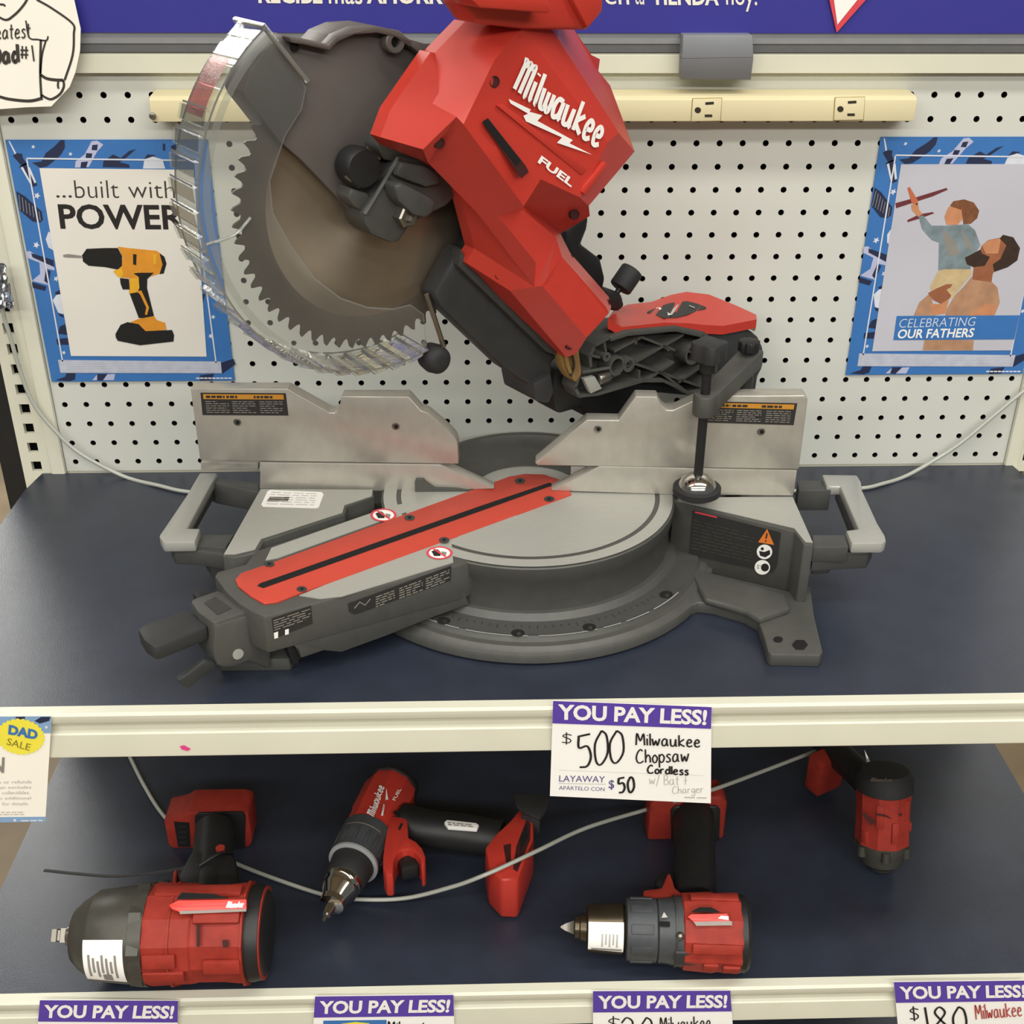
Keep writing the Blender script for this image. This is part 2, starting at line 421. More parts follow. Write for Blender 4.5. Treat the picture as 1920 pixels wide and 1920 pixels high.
def thing(name, label, cat, loc, group=None):
    o = bpy.data.objects.new(name, None); COL.objects.link(o); o.location = tuple(map(float, loc)); o.empty_display_size = .05
    o['_o'] = tuple(map(float, loc)); o['label'] = label; o['category'] = cat
    if group: o['group'] = group
    return o
def tag(o, label, cat, group=None):
    o['label'] = label; o['category'] = cat
    if group: o['group'] = group
    return o
def struct(o): o['kind'] = 'structure'; return o
def lab(o, label): o['label'] = label; return o
# ------------------------------------------------------------------ the shop around the display
P = 0.0254; ZD = -0.0135; ZL = -0.37; ZF = -0.90
XL, XR = -0.505, 0.714
b = MB(); b.abox(-4.5, 4.5, -4.5, 4.5, ZF - .05, ZF, 'floor_concrete'); struct(b.build('floor'))
b = MB(); b.abox(-4.5, 4.5, -4.5, 4.5, 2.20, 2.25, 'ceiling_white'); struct(b.build('ceiling'))

unit_ = thing('shelving_unit', 'white pegboard shelving unit with slotted uprights holding both blue shelves', 'shelving', (0.1, 0.02, ZF))
# pegboard with real holes on a one inch grid
b = MB(); r = 0.0034; n = 12; yt = 0.0035
for c in range(-18, 28):
    for k in range(0, 20):
        x, z = c*P, k*P; V = []; F = []; F2 = []
        sq = []
        for i in range(n):
            a = 2*math.pi*(i + .5)/n; ca, sa = math.cos(a), math.sin(a); q = max(abs(ca), abs(sa))
            sq.append((x + ca/q*P/2, z + sa/q*P/2))
        for i in range(n):
            a = 2*math.pi*(i + .5)/n
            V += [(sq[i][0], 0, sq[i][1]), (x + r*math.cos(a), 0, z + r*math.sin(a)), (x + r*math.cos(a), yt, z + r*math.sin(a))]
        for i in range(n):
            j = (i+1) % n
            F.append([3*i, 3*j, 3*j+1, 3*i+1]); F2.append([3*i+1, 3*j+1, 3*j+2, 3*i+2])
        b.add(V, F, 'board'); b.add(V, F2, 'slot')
b.abox(XL - .015, XR + .015, .03, .034, ZF, .52, 'dark_gap')  # near-black sheet stands in for the shaded hollow behind the holes
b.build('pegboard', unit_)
b = MB(); b.abox(-.47, .699, 0.002, .006, ZF + .02, -.0128, 'enamel'); b.build('lower_panel', unit_)
b = MB(); b.abox(-.5, .71, -.50, -.004, -.78, -.75, 'vinyl', .002); b.abox(-.5, .71, -.47, -.45, ZF, -.78, 'enamel'); struct(b.build('base_deck_1'))  # gondola base deck and kick plate, added so the space below stays dark
# uprights: flat slotted face, raised inner flange
def upright(x0, x1, sx, inner):
    b = MB(); z0 = ZF; z1 = .56; h = .0135; wd = .006
    xs0, xs1 = sx - wd, sx + wd
    for a, e in ((min(x0, x1), xs0), (xs1, max(x0, x1))):
        b.abox(a, e, -.003, .004, z0, z1, 'enamel')
    k0 = -34; zs = []
    for k in range(k0, 22): zs.append(-0.0045 + k*P)
    prev = z0
    for z in zs:
        if z - h/2 > prev: b.abox(xs0, xs1, -.003, .004, prev, z - h/2, 'enamel')
        prev = z + h/2
    b.abox(xs0, xs1, -.003, .004, prev, z1, 'enamel')
    b.abox(min(x0, x1), max(x0, x1), .02, .028, z0, z1, 'dark_gap')  # near-black sheet gives the slots their shaded depth
    xa, xb = inner
    b.abox(min(xa, xb), max(xa, xb), -.006, .004, z0, z1, 'enamel', .0015)
    return b.build('upright', unit_)
upright(-.522, -.487, -.5045, (-.487, -.4705))
upright(.735, .7155, .7265, (.7155, .699))
b = MB(); b.abox(-.549, -.5225, .0, .034, ZF, .56, 'black'); b.build('black_strip', unit_)  # plain black strip left of the slotted upright
# top rail, grey sign channel and clip
yr = -.012
z_rt = AY(1500, 98, yr)[2]; z_rb = AY(1500, 137, yr)[2]; z_ct = AY(1500, 62, yr)[2]
b = MB(); b.prism([(XL-.02, 0, z_rb), (XL-.02, yr, z_rb), (XL-.02, yr, z_rt-.003), (XL-.02, yr+.003, z_rt), (XL-.02, 0, z_rt)], (XR-XL+.04, 0, 0), 'enamel'); b.build('top_rail', unit_)
b = MB(); zh = z_ct - z_rt
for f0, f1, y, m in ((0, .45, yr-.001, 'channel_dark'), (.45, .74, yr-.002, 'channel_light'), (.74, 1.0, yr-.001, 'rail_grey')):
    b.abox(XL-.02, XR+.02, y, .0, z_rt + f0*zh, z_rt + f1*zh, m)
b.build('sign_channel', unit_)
# header sign with its lettering
ys = -.014; ps = PY(ys)
sg = thing('header_sign', 'long blue header sign with cream Spanish lettering above the pegboard', 'sign', (0.1, ys, z_ct))
b = MB(); b.abox(XL-.02, XR+.02, ys, -.006, z_ct, .60, 'sign_blue'); b.build('sign_panel', sg)
b = MB()
for t, x0, x1, y0, xh, bold in (('RECIBE', 485, 605, 6, 34, .03), ('más', 617, 680, 7, 38, .008), ('AHORROS', 688, 880, 7, 34, .03), ('en', 1135, 1180, 8, 24, .005),
                          ('tu', 1190, 1208, 8, 30, .005), ('TIENDA', 1222, 1348, 9, 34, .03), ('hoy.', 1362, 1420, 21, 50, .005)):
    b.text(ps, t, (x0, y0), (x1, y0+1), (x0-2, y0-xh), 'sign_cream', bold, 0.6)
    if t == 'AHORROS': b.build('lettering', sg); b = MB()
b.build('lettering', sg)
pn = PY(ys - .003)
pt = MB()
pt.prism([AP(x, y, pn) for x, y in ((1545, -45), (1569, 61), (1650, -30))], (0, .0015, 0), 'red_border')
pt.pp(pn, [(1558, -40), (1570, 46), (1634, -33)], 'white', .5)
tag(pt.build('pennant', loc=AP(1569, 0, pn)), 'white pennant with red border hanging point down over the blue sign', 'pennant')
# grey clip over the rail
cl = MB(); yc = -.034
a0, a1 = AY(1281, 66, yc), AY(1411, 66, yc); c0, c1 = AY(1279, 110, yc), AY(1413, 108, yc); d0, d1 = AY(1276, 149, yc+.006), AY(1408, 150, yc+.006)
for tl, tr, bl, br, m in ((a0, a1, c0, c1, 'clip_grey'), (c0, c1, d0, d1, 'rail_grey')):
    cl.frustum([tl, tr, br, bl], [tl*[1,0,1]+A3(0,-.014,0), tr*[1,0,1]+A3(0,-.014,0), br*[1,0,1]+A3(0,-.0135,0), bl*[1,0,1]+A3(0,-.0135,0)], m, .0008)
tag(cl.build('sign_clip', loc=(c0+c1)/2), 'grey plastic clip hooked over the white rail under the blue sign', 'clip')

# shelves
def shelf(name, label, y0, z0, depth_front):
    t = thing(name, label, 'shelf', (0.1, y0/2, z0 - .03), 'blue topped display shelves')
    b = MB(); b.prism([(XL+.006, -.004, z0), (XR-.006, -.004, z0), (XR-.003, -.03, z0), (XR+.001, -.05, z0), (XR+.001, y0, z0), (XL-.001, y0, z0), (XL-.001, -.05, z0)], (0, 0, -.003), 'vinyl'); b.build('deck', t)
    b = MB(); b.abox(XL, XR, y0, -.005, z0 - .034, z0 - .0035, 'enamel', .001)
    for x in (XL+.01, XR-.01): b.abox(x-.002, x+.002, y0+.03, -.001, z0-.09, z0-.034, 'enamel')
    b.build('tray', t)
    b = MB(); e = .0007
    prof = [(y0, z0+e), (y0-.010, z0+e), (y0-.0125, z0-.0015), (y0-.0125, z0-.0085), (y0-.0115, z0-.0105), (y0-.0075, z0-.0125), (y0-.0075, z0-.021), (y0-.011, z0-.0235),
            (y0-.0125, z0-.044), (y0-.0125, z0-.0475), (y0-.0105, z0-.0495), (y0, z0-.0495)]
    b.prism([(XL-.001, y, z) for y, z in prof], (XR-XL+.002, 0, 0), 'enamel')
    b.build('price_rail', t); return t
shelf('shelf', 'upper blue topped shelf with white price rail carrying the miter saw', -.47, ZD, 0)
shelf('shelf', 'lower blue topped shelf with white price rail carrying four hand tools', -.4825, ZL, 0)
# pink sticker and dark scuffs on the upper rail edge
pr_ = PY(-.4826)
s = MB(); s.pp(pr_, [(337, 1399), (345, 1397), (358, 1404), (352, 1408), (341, 1405)], 'pink', .25)
tag(s.build('sticker', loc=AP(347, 1402, pr_)), 'tiny pink sticker scrap on the bottom edge of the upper price rail', 'sticker')

# power strip
yp = -.034; pp_ = PY(yp)
ps_ = thing('power_strip', 'long beige power outlet strip mounted across the pegboard', 'power strip', (0.1, 0, .41))
zt = AY(1725, 181, yp)[2]; zb = AY(1716, 229, yp)[2]; x0 = AY(283, 215, yp)[0]; x1 = AY(1717, 205, yp)[0]
b = MB(); b.prism([(x0, 0, zb), (x0, yp, zb+.001), (x0, yp, zt-.003), (x0, yp+.006, zt), (x0, 0, zt+.002)], (x1-x0, 0, 0), 'beige', .0008); b.build('channel', ps_)
for i, (xa, xb) in enumerate(((1297, 1352), (1564, 1620))):
    yy = 0 if i == 0 else -2
    o = MB(); q = [(xa+2, 185+yy), (xb+1, 184+yy), (xb-2, 226+yy), (xa-1, 227+yy)]
    o.pp(pp_, [(q[0][0]-1, q[0][1]-1), (q[1][0]+1, q[1][1]-1), (q[2][0]+1.5, q[2][1]+1.5), (q[3][0]-1, q[3][1]+1.5)], 'gold_ink', .15)
    o.prism([AP(x, y, pp_) for x, y in q], (0, -.0015, 0), 'beige', .0003)
    o.pdisc(pp_, (xa+11, 206+yy), 6, 'slot', 1.8, 14, .95)
    o.pp(pp_, [(xa+25, 191+yy), (xa+41, 190+yy), (xa+41, 195+yy), (xa+25, 196+yy)], 'slot', 1.8)
    o.pp(pp_, [(xa+24, 214+yy), (xa+38, 214+yy), (xa+38, 219+yy), (xa+24, 219+yy)], 'slot', 1.8)
    o.build('outlet', ps_)
o = MB(); c = AP(287, 217, pp_); o.cyl(c, c + A3(0, -.004, 0), .0035, 'steel', 16, bev=.001); o.build('screw', ps_)

# ------------------------------------------------------------------ posters (8.5 by 11 inch prints)
def cA(x, y): return (x/3.8391, 240 + y/3.84)
def cB(x, y): return (1570 + x/3.917, 230 + y/3.9184)
YP = -.0022; PL = PY(YP)
ZT0 = .3862; ZB0 = .1068; XA0 = -.4668; XA1 = -.2512; DXP = .9478; DZP = .0018
def poster_base(b, dx, dz):
    def sh(pts): return [A3(*p) + A3(dx, 0, dz) for p in pts]
    def pg(px, m, lift=0.25): 
        b.poly(orient(sh([AP(*cA(x, y), PL) + A3(0, -lift*.001, 0) for x, y in px])), m)
    b.prism(sh([(XA0, YP, ZB0), (XA1, YP, ZB0), (XA1, YP, ZT0), (XA0, YP, ZT0)]), (0, .0008, 0), 'print_blue')
    nv, lv = 'print_navy', 'print_lav'
    # screwdriver, moustaches, ties, stars, watches, letters along the border
    pg([(62, 95), (70, 92), (118, 182), (108, 188)], 'print_pale'); pg([(92, 200), (120, 180), (160, 185), (165, 215), (195, 260), (160, 275)], nv)
    pg([(140, 275), (190, 250), (270, 410), (235, 425)], nv); pg([(150, 285), (165, 278), (230, 400), (220, 405)], 'print_pale', .35); pg([(200, 290), (215, 280), (262, 390), (250, 398)], 'print_pale', .35)
    pg([(435, 88), (465, 86), (468, 140), (440, 190), (385, 240), (340, 275), (290, 285), (232, 250), (300, 240), (330, 180), (395, 130)], nv)
    pg([(660, 95), (700, 90), (745, 120), (700, 170), (640, 280), (540, 285), (545, 240), (610, 190)], lv); pg([(665, 122), (705, 118), (700, 160), (660, 158)], nv, .35); pg([(620, 180), (665, 182), (660, 215), (618, 215)], nv, .35); pg([(585, 245), (635, 240), (620, 285), (580, 285)], nv, .35)
    pg([(745, 240), (815, 190), (870, 215), (930, 165), (980, 150), (900, 220), (860, 245), (930, 262), (935, 285), (740, 280)], nv)
    pg([(1030, 292), (1040, 225), (1100, 205), (1170, 225), (1190, 292)], 'print_pale'); pg([(1040, 220), (1060, 190), (1120, 195), (1100, 210)], nv, .2)
    pg([(1172, 110), (1190, 115), (1190, 165), (1172, 160)], nv); pg([(1230, 130), (1262, 115), (1290, 170), (1240, 185)], nv)
    pg([(118, 455), (180, 490), (300, 600), (310, 660), (290, 680), (235, 672), (140, 590)], nv)
    for k in range(7):
        pg([(135+k*24, 480+k*20), (140+k*24, 480+k*20), (150+k*24, 590+k*13), (145+k*24, 590+k*13)], 'print_steel', .35)
    def star(cx, cy, r):
        pg([(cx + (r if i % 2 == 0 else r*.45)*math.cos(math.pi*i/5 - 1.2), cy + (r if i % 2 == 0 else r*.45)*math.sin(math.pi*i/5 - 1.2)) for i in range(10)], 'print_pale')
    for c in ((240, 135, 16), (508, 187, 16), (268, 487, 26), (262, 842, 26), (405, 1085, 22), (460, 1617, 16), (1535, 1360, 18), (1518, 1497, 20)): star(*c)
    pg([(330, 800), (350, 745), (372, 760), (385, 880), (350, 860)], 'print_pale')
    pg([(185, 890), (215, 885), (390, 1000), (395, 1025), (325, 1010), (350, 1130), (230, 1100), (290, 1050), (285, 970), (200, 935)], lv); pg([(225, 900), (385, 950), (390, 1000), (235, 930)], nv, .35); pg([(330, 1015), (365, 1030), (350, 1125), (320, 1100)], nv, .35); pg([(230, 1110), (335, 1140), (325, 1172), (238, 1150)], nv)
    pg([(380, 1240), (415, 1190), (440, 1200), (460, 1340), (420, 1330)], 'print_pale'); pg([(395, 1185), (430, 1165), (440, 1195), (405, 1200)], nv); pg([(415, 1330), (455, 1345), (460, 1365), (435, 1355)], nv)
    pg([(420, 1480), (430, 1430), (470, 1410), (490, 1490)], nv); pg([(405, 1520), (490, 1510), (497, 1560), (415, 1560)], nv)
    pg([(400, 1815), (470, 1790), (480, 1760), (545, 1765), (540, 1810), (500, 1822)], nv); pg([(665, 1815), (700, 1775), (830, 1770), (820, 1815)], lv); pg([(700, 1770), (775, 1770), (740, 1818), (700, 1815)], nv, .35)
    pg([(1590, 1690), (1680, 1660), (1695, 1700), (1600, 1770)], nv); pg([(1440, 1780), (1540, 1768), (1530, 1815), (1440, 1818)], nv); pg([(1440, 1250), (1450, 1200), (1478, 1190), (1456, 1290)], nv)
    # thin white frame and the pale strip
    for a, e in (((193, 218), (1340, 232)), ((193, 218), (452, 1680)), ((1440, 800), (1556, 1690))):
        A = AP(*cA(*a), PL) + A3(dx, -.0005, dz); B = AP(*cA(*e), PL) + A3(dx, -.0005, dz)
        b.ribbon([A, B], A3(0, -1, 0), .0016, 'print_pale')
    pg([(418, 1668), (1590, 1680), (1598, 1765), (436, 1762)], 'print_strip', .5)
    for k in range(6): pg([(440, 1680+k*13), (1570, 1690+k*12), (1570, 1693+k*12), (440, 1683+k*13)], 'print_pale', .65)
    for k in range(9): pg([(1412+k*29, 1795), (1436+k*29, 1796), (1436+k*29, 1806), (1412+k*29, 1805)], 'print_pale', .4)
def orient(P, n=A3(0, -1, 0)):
    s = sum((np.cross(P[i], P[(i+1) % len(P)]) for i in range(len(P))), np.zeros(3)); return P if s @ n > 0 else P[::-1]

b = MB(); poster_base(b, 0, 0)
g = lambda pts, m, l=.6: b.pp(PL, [cA(*p) for p in pts], m, l)
g([(285, 288), (1395, 300), (1488, 1645), (512, 1640)], 'paper_print', .55)
b.text(PL, '...', cA(408, 500), cA(520, 500), cA(406, 482), 'ink', 0, .8)
b.text(PL, 'built', cA(545, 503), cA(860, 503), cA(532, 375), 'ink', -.012, .8)
b.text(PL, 'with', cA(930, 503), cA(1262, 505), cA(918, 378), 'ink', -.012, .8)
b.text(PL, 'POWER', cA(438, 726), cA(1330, 732), cA(415, 545), 'ink_black', .024, .8)
# the printed drill
g([(455, 912), (490, 905), (590, 918), (590, 935), (490, 932), (458, 928)], 'print_steel', .8)
g([(592, 915), (625, 868), (760, 862), (850, 862), (880, 920), (880, 990), (850, 1018), (760, 1000), (640, 990), (600, 960)], 'print_black', .9)
g([(850, 852), (920, 862), (1130, 882), (1180, 920), (1200, 970), (1180, 1040), (1140, 1050), (1060, 1075), (1000, 1070), (985, 1160), (930, 1190), (935, 1080), (870, 1075), (815, 1030), (875, 1000), (885, 930)], 'print_orange', .8)
g([(815, 1030), (875, 1005), (890, 1040), (880, 1075), (850, 1068)], 'print_yellow', 1.0); g([(940, 1080), (1000, 1075), (1005, 1150), (990, 1180), (935, 1190)], 'print_yellow', 1.0)
g([(1150, 900), (1185, 925), (1200, 975), (1180, 1045), (1150, 1050), (1172, 980)], 'print_black', 1.0)
g([(865, 1078), (930, 1085), (935, 1160), (885, 1160), (870, 1120)], 'print_black', 1.0)
g([(962, 1045), (1000, 1040), (1110, 1040), (1062, 1085), (1060, 1150), (1110, 1350), (1050, 1370), (1000, 1365), (935, 1190), (985, 1165), (1002, 1150), (1000, 1070)], 'print_black', .95)
g([(980, 1172), (1020, 1168), (1075, 1290), (1060, 1345), (1045, 1340), (1055, 1290), (1010, 1195)], 'print_orange', 1.1)
g([(940, 1395), (1000, 1372), (1110, 1352), (1130, 1380), (1190, 1400), (1200, 1450), (1040, 1465)], 'print_orange', 1.0)
g([(833, 1480), (870, 1415), (920, 1395), (1000, 1410), (1050, 1460), (1240, 1452), (1255, 1490), (1250, 1535), (1010, 1562), (850, 1530), (835, 1505)], 'print_black', 1.05)
for x in (960, 1105): g([(x, 905), (x+25, 908), (x+22, 985), (x, 980)], 'print_black' if x < 1000 else 'print_yellow', 1.1)
tag(b.build('poster', loc=AP(*cA(880, 950), PL)), 'blue bordered poster reading built with power over a yellow drill', 'poster', 'blue bordered posters on the pegboard')

b = MB(); poster_base(b, DXP, DZP)
g = lambda pts, m, l=.6: b.pp(PL, [cB(*p) for p in pts], m, l)
XC = cB
b.poly(orient([AP(*cB(467, 305), PL) + A3(0, -.00055, 0), AP(*cB(467, 305), PL)*[0, 1, 1] + A3(XA1 + DXP - .020, -.00055, 0), AP(*cB(255, 1678), PL)*[0, 1, 1] + A3(XA1 + DXP - .020, -.00055, 0), AP(*cB(255, 1678), PL) + A3(0, -.00055, 0)]), 'print_sky')
g([(425, 590), (535, 560), (800, 478), (810, 492), (700, 540), (430, 628)], 'toy_plane', .7); g([(512, 480), (530, 470), (590, 570), (585, 605), (545, 590)], 'toy_plane_light', .8); g([(512, 715), (600, 672), (700, 655), (710, 665), (600, 705), (515, 730)], 'toy_plane', .7)
g([(540, 600), (575, 600), (590, 580), (600, 640), (625, 670), (590, 690), (545, 640)], 'skin', .8)
g([(595, 685), (630, 680), (690, 755), (800, 755), (960, 745), (1010, 790), (1050, 900), (1010, 960), (960, 1000), (980, 1070), (940, 1100), (740, 1085), (745, 880), (690, 860), (620, 780)], 'shirt_boy', .75)
g([(770, 780), (860, 860), (900, 960), (820, 990), (790, 900)], 'print_steel', .8); g([(900, 770), (980, 880), (1000, 950), (940, 900)], 'print_steel', .8)
g([(785, 690), (800, 650), (815, 620), (850, 600), (905, 620), (925, 700), (880, 750), (800, 748)], 'skin', .8); g([(825, 610), (850, 575), (930, 562), (1000, 585), (1040, 645), (1025, 700), (980, 740), (925, 745), (910, 640), (850, 620)], 'hair_boy', .85)
g([(740, 1085), (790, 1075), (980, 1075), (985, 1110), (880, 1240), (840, 1290), (690, 1260), (680, 1200)], 'trousers', .8)
g([(985, 1130), (930, 1200), (860, 1270), (800, 1370), (790, 1420), (1150, 1420), (1192, 1320), (1175, 1210), (1130, 1165), (1060, 1150)], 'shirt_man', .78); g([(560, 1415), (600, 1320), (680, 1250), (700, 1330), (720, 1415)], 'shirt_man', .78)
g([(665, 1250), (730, 1215), (800, 1185), (845, 1185), (830, 1210), (800, 1225), (835, 1270), (815, 1300), (780, 1340), (700, 1300)], 'skin_dark', .82); g([(680, 1330), (760, 1330), (820, 1290), (790, 1400), (700, 1415)], 'skin', .84); g([(975, 1400), (1080, 1330), (1180, 1340), (1150, 1420), (960, 1420)], 'skin', .82)
g([(1000, 1060), (1060, 900), (1110, 860), (1210, 840), (1240, 900), (1190, 1010), (1140, 1110), (1130, 1170), (990, 1150)], 'skin_dark', .84); g([(1060, 900), (1120, 860), (1200, 845), (1180, 960), (1090, 960)], 'skin', .88)
g([(1190, 850), (1215, 822), (1290, 840), (1340, 920), (1320, 1010), (1250, 1060), (1150, 1095), (1140, 1040), (1195, 1000), (1240, 900)], 'hair_man', .9); g([(935, 990), (1050, 930), (1060, 960), (1120, 985), (1080, 1050), (1000, 1060), (950, 1040)], 'hair_man', .9)
g([(625, 1670), (640, 1590), (1000, 1595), (995, 1670)], 'shirt_man', .8)
A = AP(*cB(410, 1595), PL); B = AP(*cB(435, 1418), PL); xr = XA1 + DXP - .0195
b.poly(orient([A + A3(0, -.001, 0), B + A3(0, -.001, 0), A3(xr, YP-.001, B[2]), A3(xr, YP-.001, A[2])]), 'print_blue')
b.text(PL, 'CELEBRATING', cB(447, 1505), cB(1003, 1490), cB(462, 1440), 'print_pale', -.012, 1.2)
b.text(PL, 'OUR FATHERS', cB(435, 1584), cB(993, 1574), cB(450, 1516), 'white', .02, 1.2)
tag(b.build('poster', loc=AP(*cB(700, 950), PL)), 'blue bordered poster with father carrying a boy who holds a toy plane', 'poster', 'blue bordered posters on the pegboard')

# paper shirt cut-out, hand drawn
def cS(x, y): return (x/8.725, y/8.727)
YS = -.026; PS = PY(YS)
b = MB()
out = [(-700, -700), (900, -600), (1215, 0), (1320, 470), (1310, 830), (1235, 1180), (1140, 1420), (840, 1740), (420, 1755), (0, 1785), (-700, 1800)]
b.prism([AP(*cS(*p), PS) for p in out], (0, .0005, 0), 'paper_warm')
for l, wd in (([(600, -10), (860, 140), (1190, 385), (1210, 560), (1190, 900), (1060, 1310)], .0022), ([(-60, 250), (100, 325), (230, 250), (350, 130), (440, 0), (470, -120)], .0022),
              ([(0, 70), (60, 75), (90, 100)], .002), ([(425, 335), (480, 610), (620, 645), (760, 660), (790, 590)], .0016), ([(670, 650), (660, 1200), (680, 1600)], .0024), ([(750, 670), (690, 900), (665, 1200)], .0018),
              ([(665, 1220), (760, 1280), (900, 1305), (1040, 1310)], .003), ([(1040, 1310), (1045, 1420), (980, 1540), (850, 1620), (760, 1600), (680, 1550)], .0024), ([(955, 1335), (950, 1400), (960, 1450)], .0022),
              ([(-600, 1500), (-100, 1560), (150, 1620), (480, 1650), (700, 1605)], .003)):
    b.pline(PS, [cS(*p) for p in l], wd, 'ink', .4, 5)
b.hand(PS, 'eatest', cS(-60, 640), cS(500, 610), cS(-60, 400), .0014, 'ink')
b.hand(PS, 'Dad', cS(-90, 1050), cS(305, 1010), cS(-110, 760), .0034, 'ink')
b.hand(PS, '#1', cS(350, 980), cS(560, 1000), cS(330, 720), .0016, 'ink')
tag(b.build('paper_shirt', loc=AP(30, 100, PS)), 'white paper shirt cut-out with hand drawn collar and greatest dad writing', 'paper cut-out')

# crumpled foil scrap in front of the left upright
b = MB(); rnd = random.Random(3); c = AY(-4, 535, -.03); V = []
n = 12
for i in range(n+1):
    for j in range(n+1):
        u_, v_ = i/n - .5, j/n - .5
        V.append(c + A3(u_*.026, rnd.uniform(-.007, .004), v_*.052 + rnd.uniform(-.002, .002)))
b.add(V, [[i*(n+1)+j, (i+1)*(n+1)+j, (i+1)*(n+1)+j+1, i*(n+1)+j+1] for i in range(n) for j in range(n)], 'foil')
o = b.build('foil_wrapper', loc=c, smooth=5); so = o.modifiers.new('thick', 'SOLIDIFY'); so.thickness = .0006
tag(o, 'crumpled silver foil scrap hanging on the left slotted upright', 'foil')

# ------------------------------------------------------------------ price signs
def price_sign(px, Y, label, fill, cat='price sign', group=None, lean=0.0):
    """px: top-left, top-right, bottom-right, bottom-left on the sign plane"""
    pl = PY(Y); tl, tr, br, bl = px
    t = thing('price_sign', label, cat, AP((tl[0]+tr[0])/2, (tl[1]+tr[1])/2, pl), group)
    b = MB(); b.prism([AP(x, y, pl) for x, y in px], (0, .0006, 0), 'paper'); fill(b, pl, 'card'); b.build('card', t)
    b = MB(); fill(b, pl, 'band'); b.build('band', t)
    return t
def cP(x, y): return (1020 + x/5.818, 1300 + y/5.818)
def main_sign(b, pl, part):
    if part == 'band':
        b.pp(pl, [cP(100, 80), cP(1828, 148), cP(1822, 385), cP(92, 325)], 'violet', .35)
        b.text(pl, 'YOU PAY LESS!', cP(150, 283), cP(1768, 345), cP(152, 112), 'white', .035, .6)
    else:
        b.hand(pl, '$', cP(190, 545), cP(300, 550), cP(190, 425), .0011, 'ink_black')
        b.hand(pl, '5', cP(375, 795), cP(525, 795), cP(350, 420), .0022, 'ink_black'); b.hand(pl, '0', cP(540, 770), cP(690, 775), cP(545, 400), .0020, 'ink_black'); b.hand(pl, '0', cP(705, 750), cP(865, 755), cP(705, 400), .0020, 'ink_black')
        b.hand(pl, 'Milwaukee', cP(1005, 560), cP(1700, 580), cP(1003, 430), .0016, 'ink_black')
        b.hand(pl, 'Chopsaw', cP(1005, 755), cP(1575, 738), cP(1003, 610), .0015, 'ink_black')
        b.hand(pl, 'Cordless', cP(1128, 865), cP(1572, 885), cP(1128, 778), .0017, 'ink_black')
        b.hand(pl, 'w/ Bat &', cP(1150, 985), cP(1560, 1000), cP(1150, 880), .0006, 'ink_light'); b.hand(pl, 'Charger', cP(1400, 1090), cP(1735, 1075), cP(1400, 1010), .0006, 'ink_light')
        b.text(pl, 'LAYAWAY', cP(165, 960), cP(662, 970), cP(167, 892), 'ink_violet', .0, .4)
        b.text(pl, 'APÁRTELO CON', cP(163, 1048), cP(660, 1065), cP(164, 995), 'ink_violet', -.005, .4)
        b.text(pl, '$', cP(705, 1050), cP(765, 1050), cP(707, 942), 'ink_violet', .01, .4)
        b.hand(pl, '50', cP(810, 1075), cP(985, 1075), cP(800, 905), .0022, 'ink_black')
        b.pline(pl, [cP(165, 836), cP(1750, 895)], .0003, 'ink_light', .3); b.pline(pl, [cP(160, 980), cP(672, 990)], .0004, 'ink_grey', .3)
        b.fine(pl, [cP(1530, 1120), cP(1785, 1128), cP(1785, 1150), cP(1530, 1142)], 1, 'ink_light', .5, .4, 3)
price_sign([cP(100, 80), cP(1828, 148), cP(1820, 1200), cP(65, 1120)], -.4850, 'white price sign with purple band reading 500 dollars on the upper rail', main_sign)
def low_sign(q, extra):
    tl, tr, br, bl = q
    def f(b, pl, part):
        L = lambda u, v: (tl[0]*(1-u)*(1-v) + tr[0]*u*(1-v) + br[0]*u*v + bl[0]*(1-u)*v, tl[1]*(1-u)*(1-v) + tr[1]*u*(1-v) + br[1]*u*v + bl[1]*(1-u)*v)
        if part == 'band':
            b.pp(pl, [L(0, 0), L(1, 0), L(1, .2), L(0, .2)], 'violet', .35)
            b.text(pl, 'YOU PAY LESS!', L(.035, .165), L(.965, .165), L(.035, .04), 'white', .035, .6)
        else: extra(b, pl, L)
    return f
YB = -.4978
def ex1(b, pl, L): b.pp(pl, [L(.08, .23), L(.53, .23), L(.53, .8), L(.08, .8)], 'print_blue', .3); b.hand(pl, 'K', L(.6, .42), L(.7, .42), L(.6, .3), .0016, 'ink_black')
def ex2(b, pl, L):
    b.pp(pl, [L(.07, .23), L(.52, .23), L(.52, .8), L(.07, .8)], 'print_blue', .3); b.pp(pl, [L(.2, .26), L(.3, .245), L(.4, .26), L(.3, .5)], 'yellow', .4)
    b.hand(pl, 'Milwaukee', L(.53, .35), L(.9, .37), L(.53, .24), .0015, 'ink_black')
def ex3(b, pl, L): b.hand(pl, '$', L(.1, .38), L(.19, .38), L(.1, .24), .0014, 'ink_black'); b.hand(pl, '20', L(.2, .5), L(.42, .5), L(.2, .25), .002, 'ink_black'); b.hand(pl, 'Milwaukee', L(.48, .38), L(.84, .36), L(.48, .25), .0014, 'ink_black')
def ex4(b, pl, L): b.hand(pl, '$', L(.09, .37), L(.16, .37), L(.09, .24), .0016, 'ink_black'); b.hand(pl, '180', L(.2, .5), L(.5, .5), L(.2, .245), .0024, 'ink_black'); b.hand(pl, 'Milwaukee', L(.58, .37), L(.92, .34), L(.58, .23), .0014, 'ink_red')
G4 = 'price signs on the lower rail'
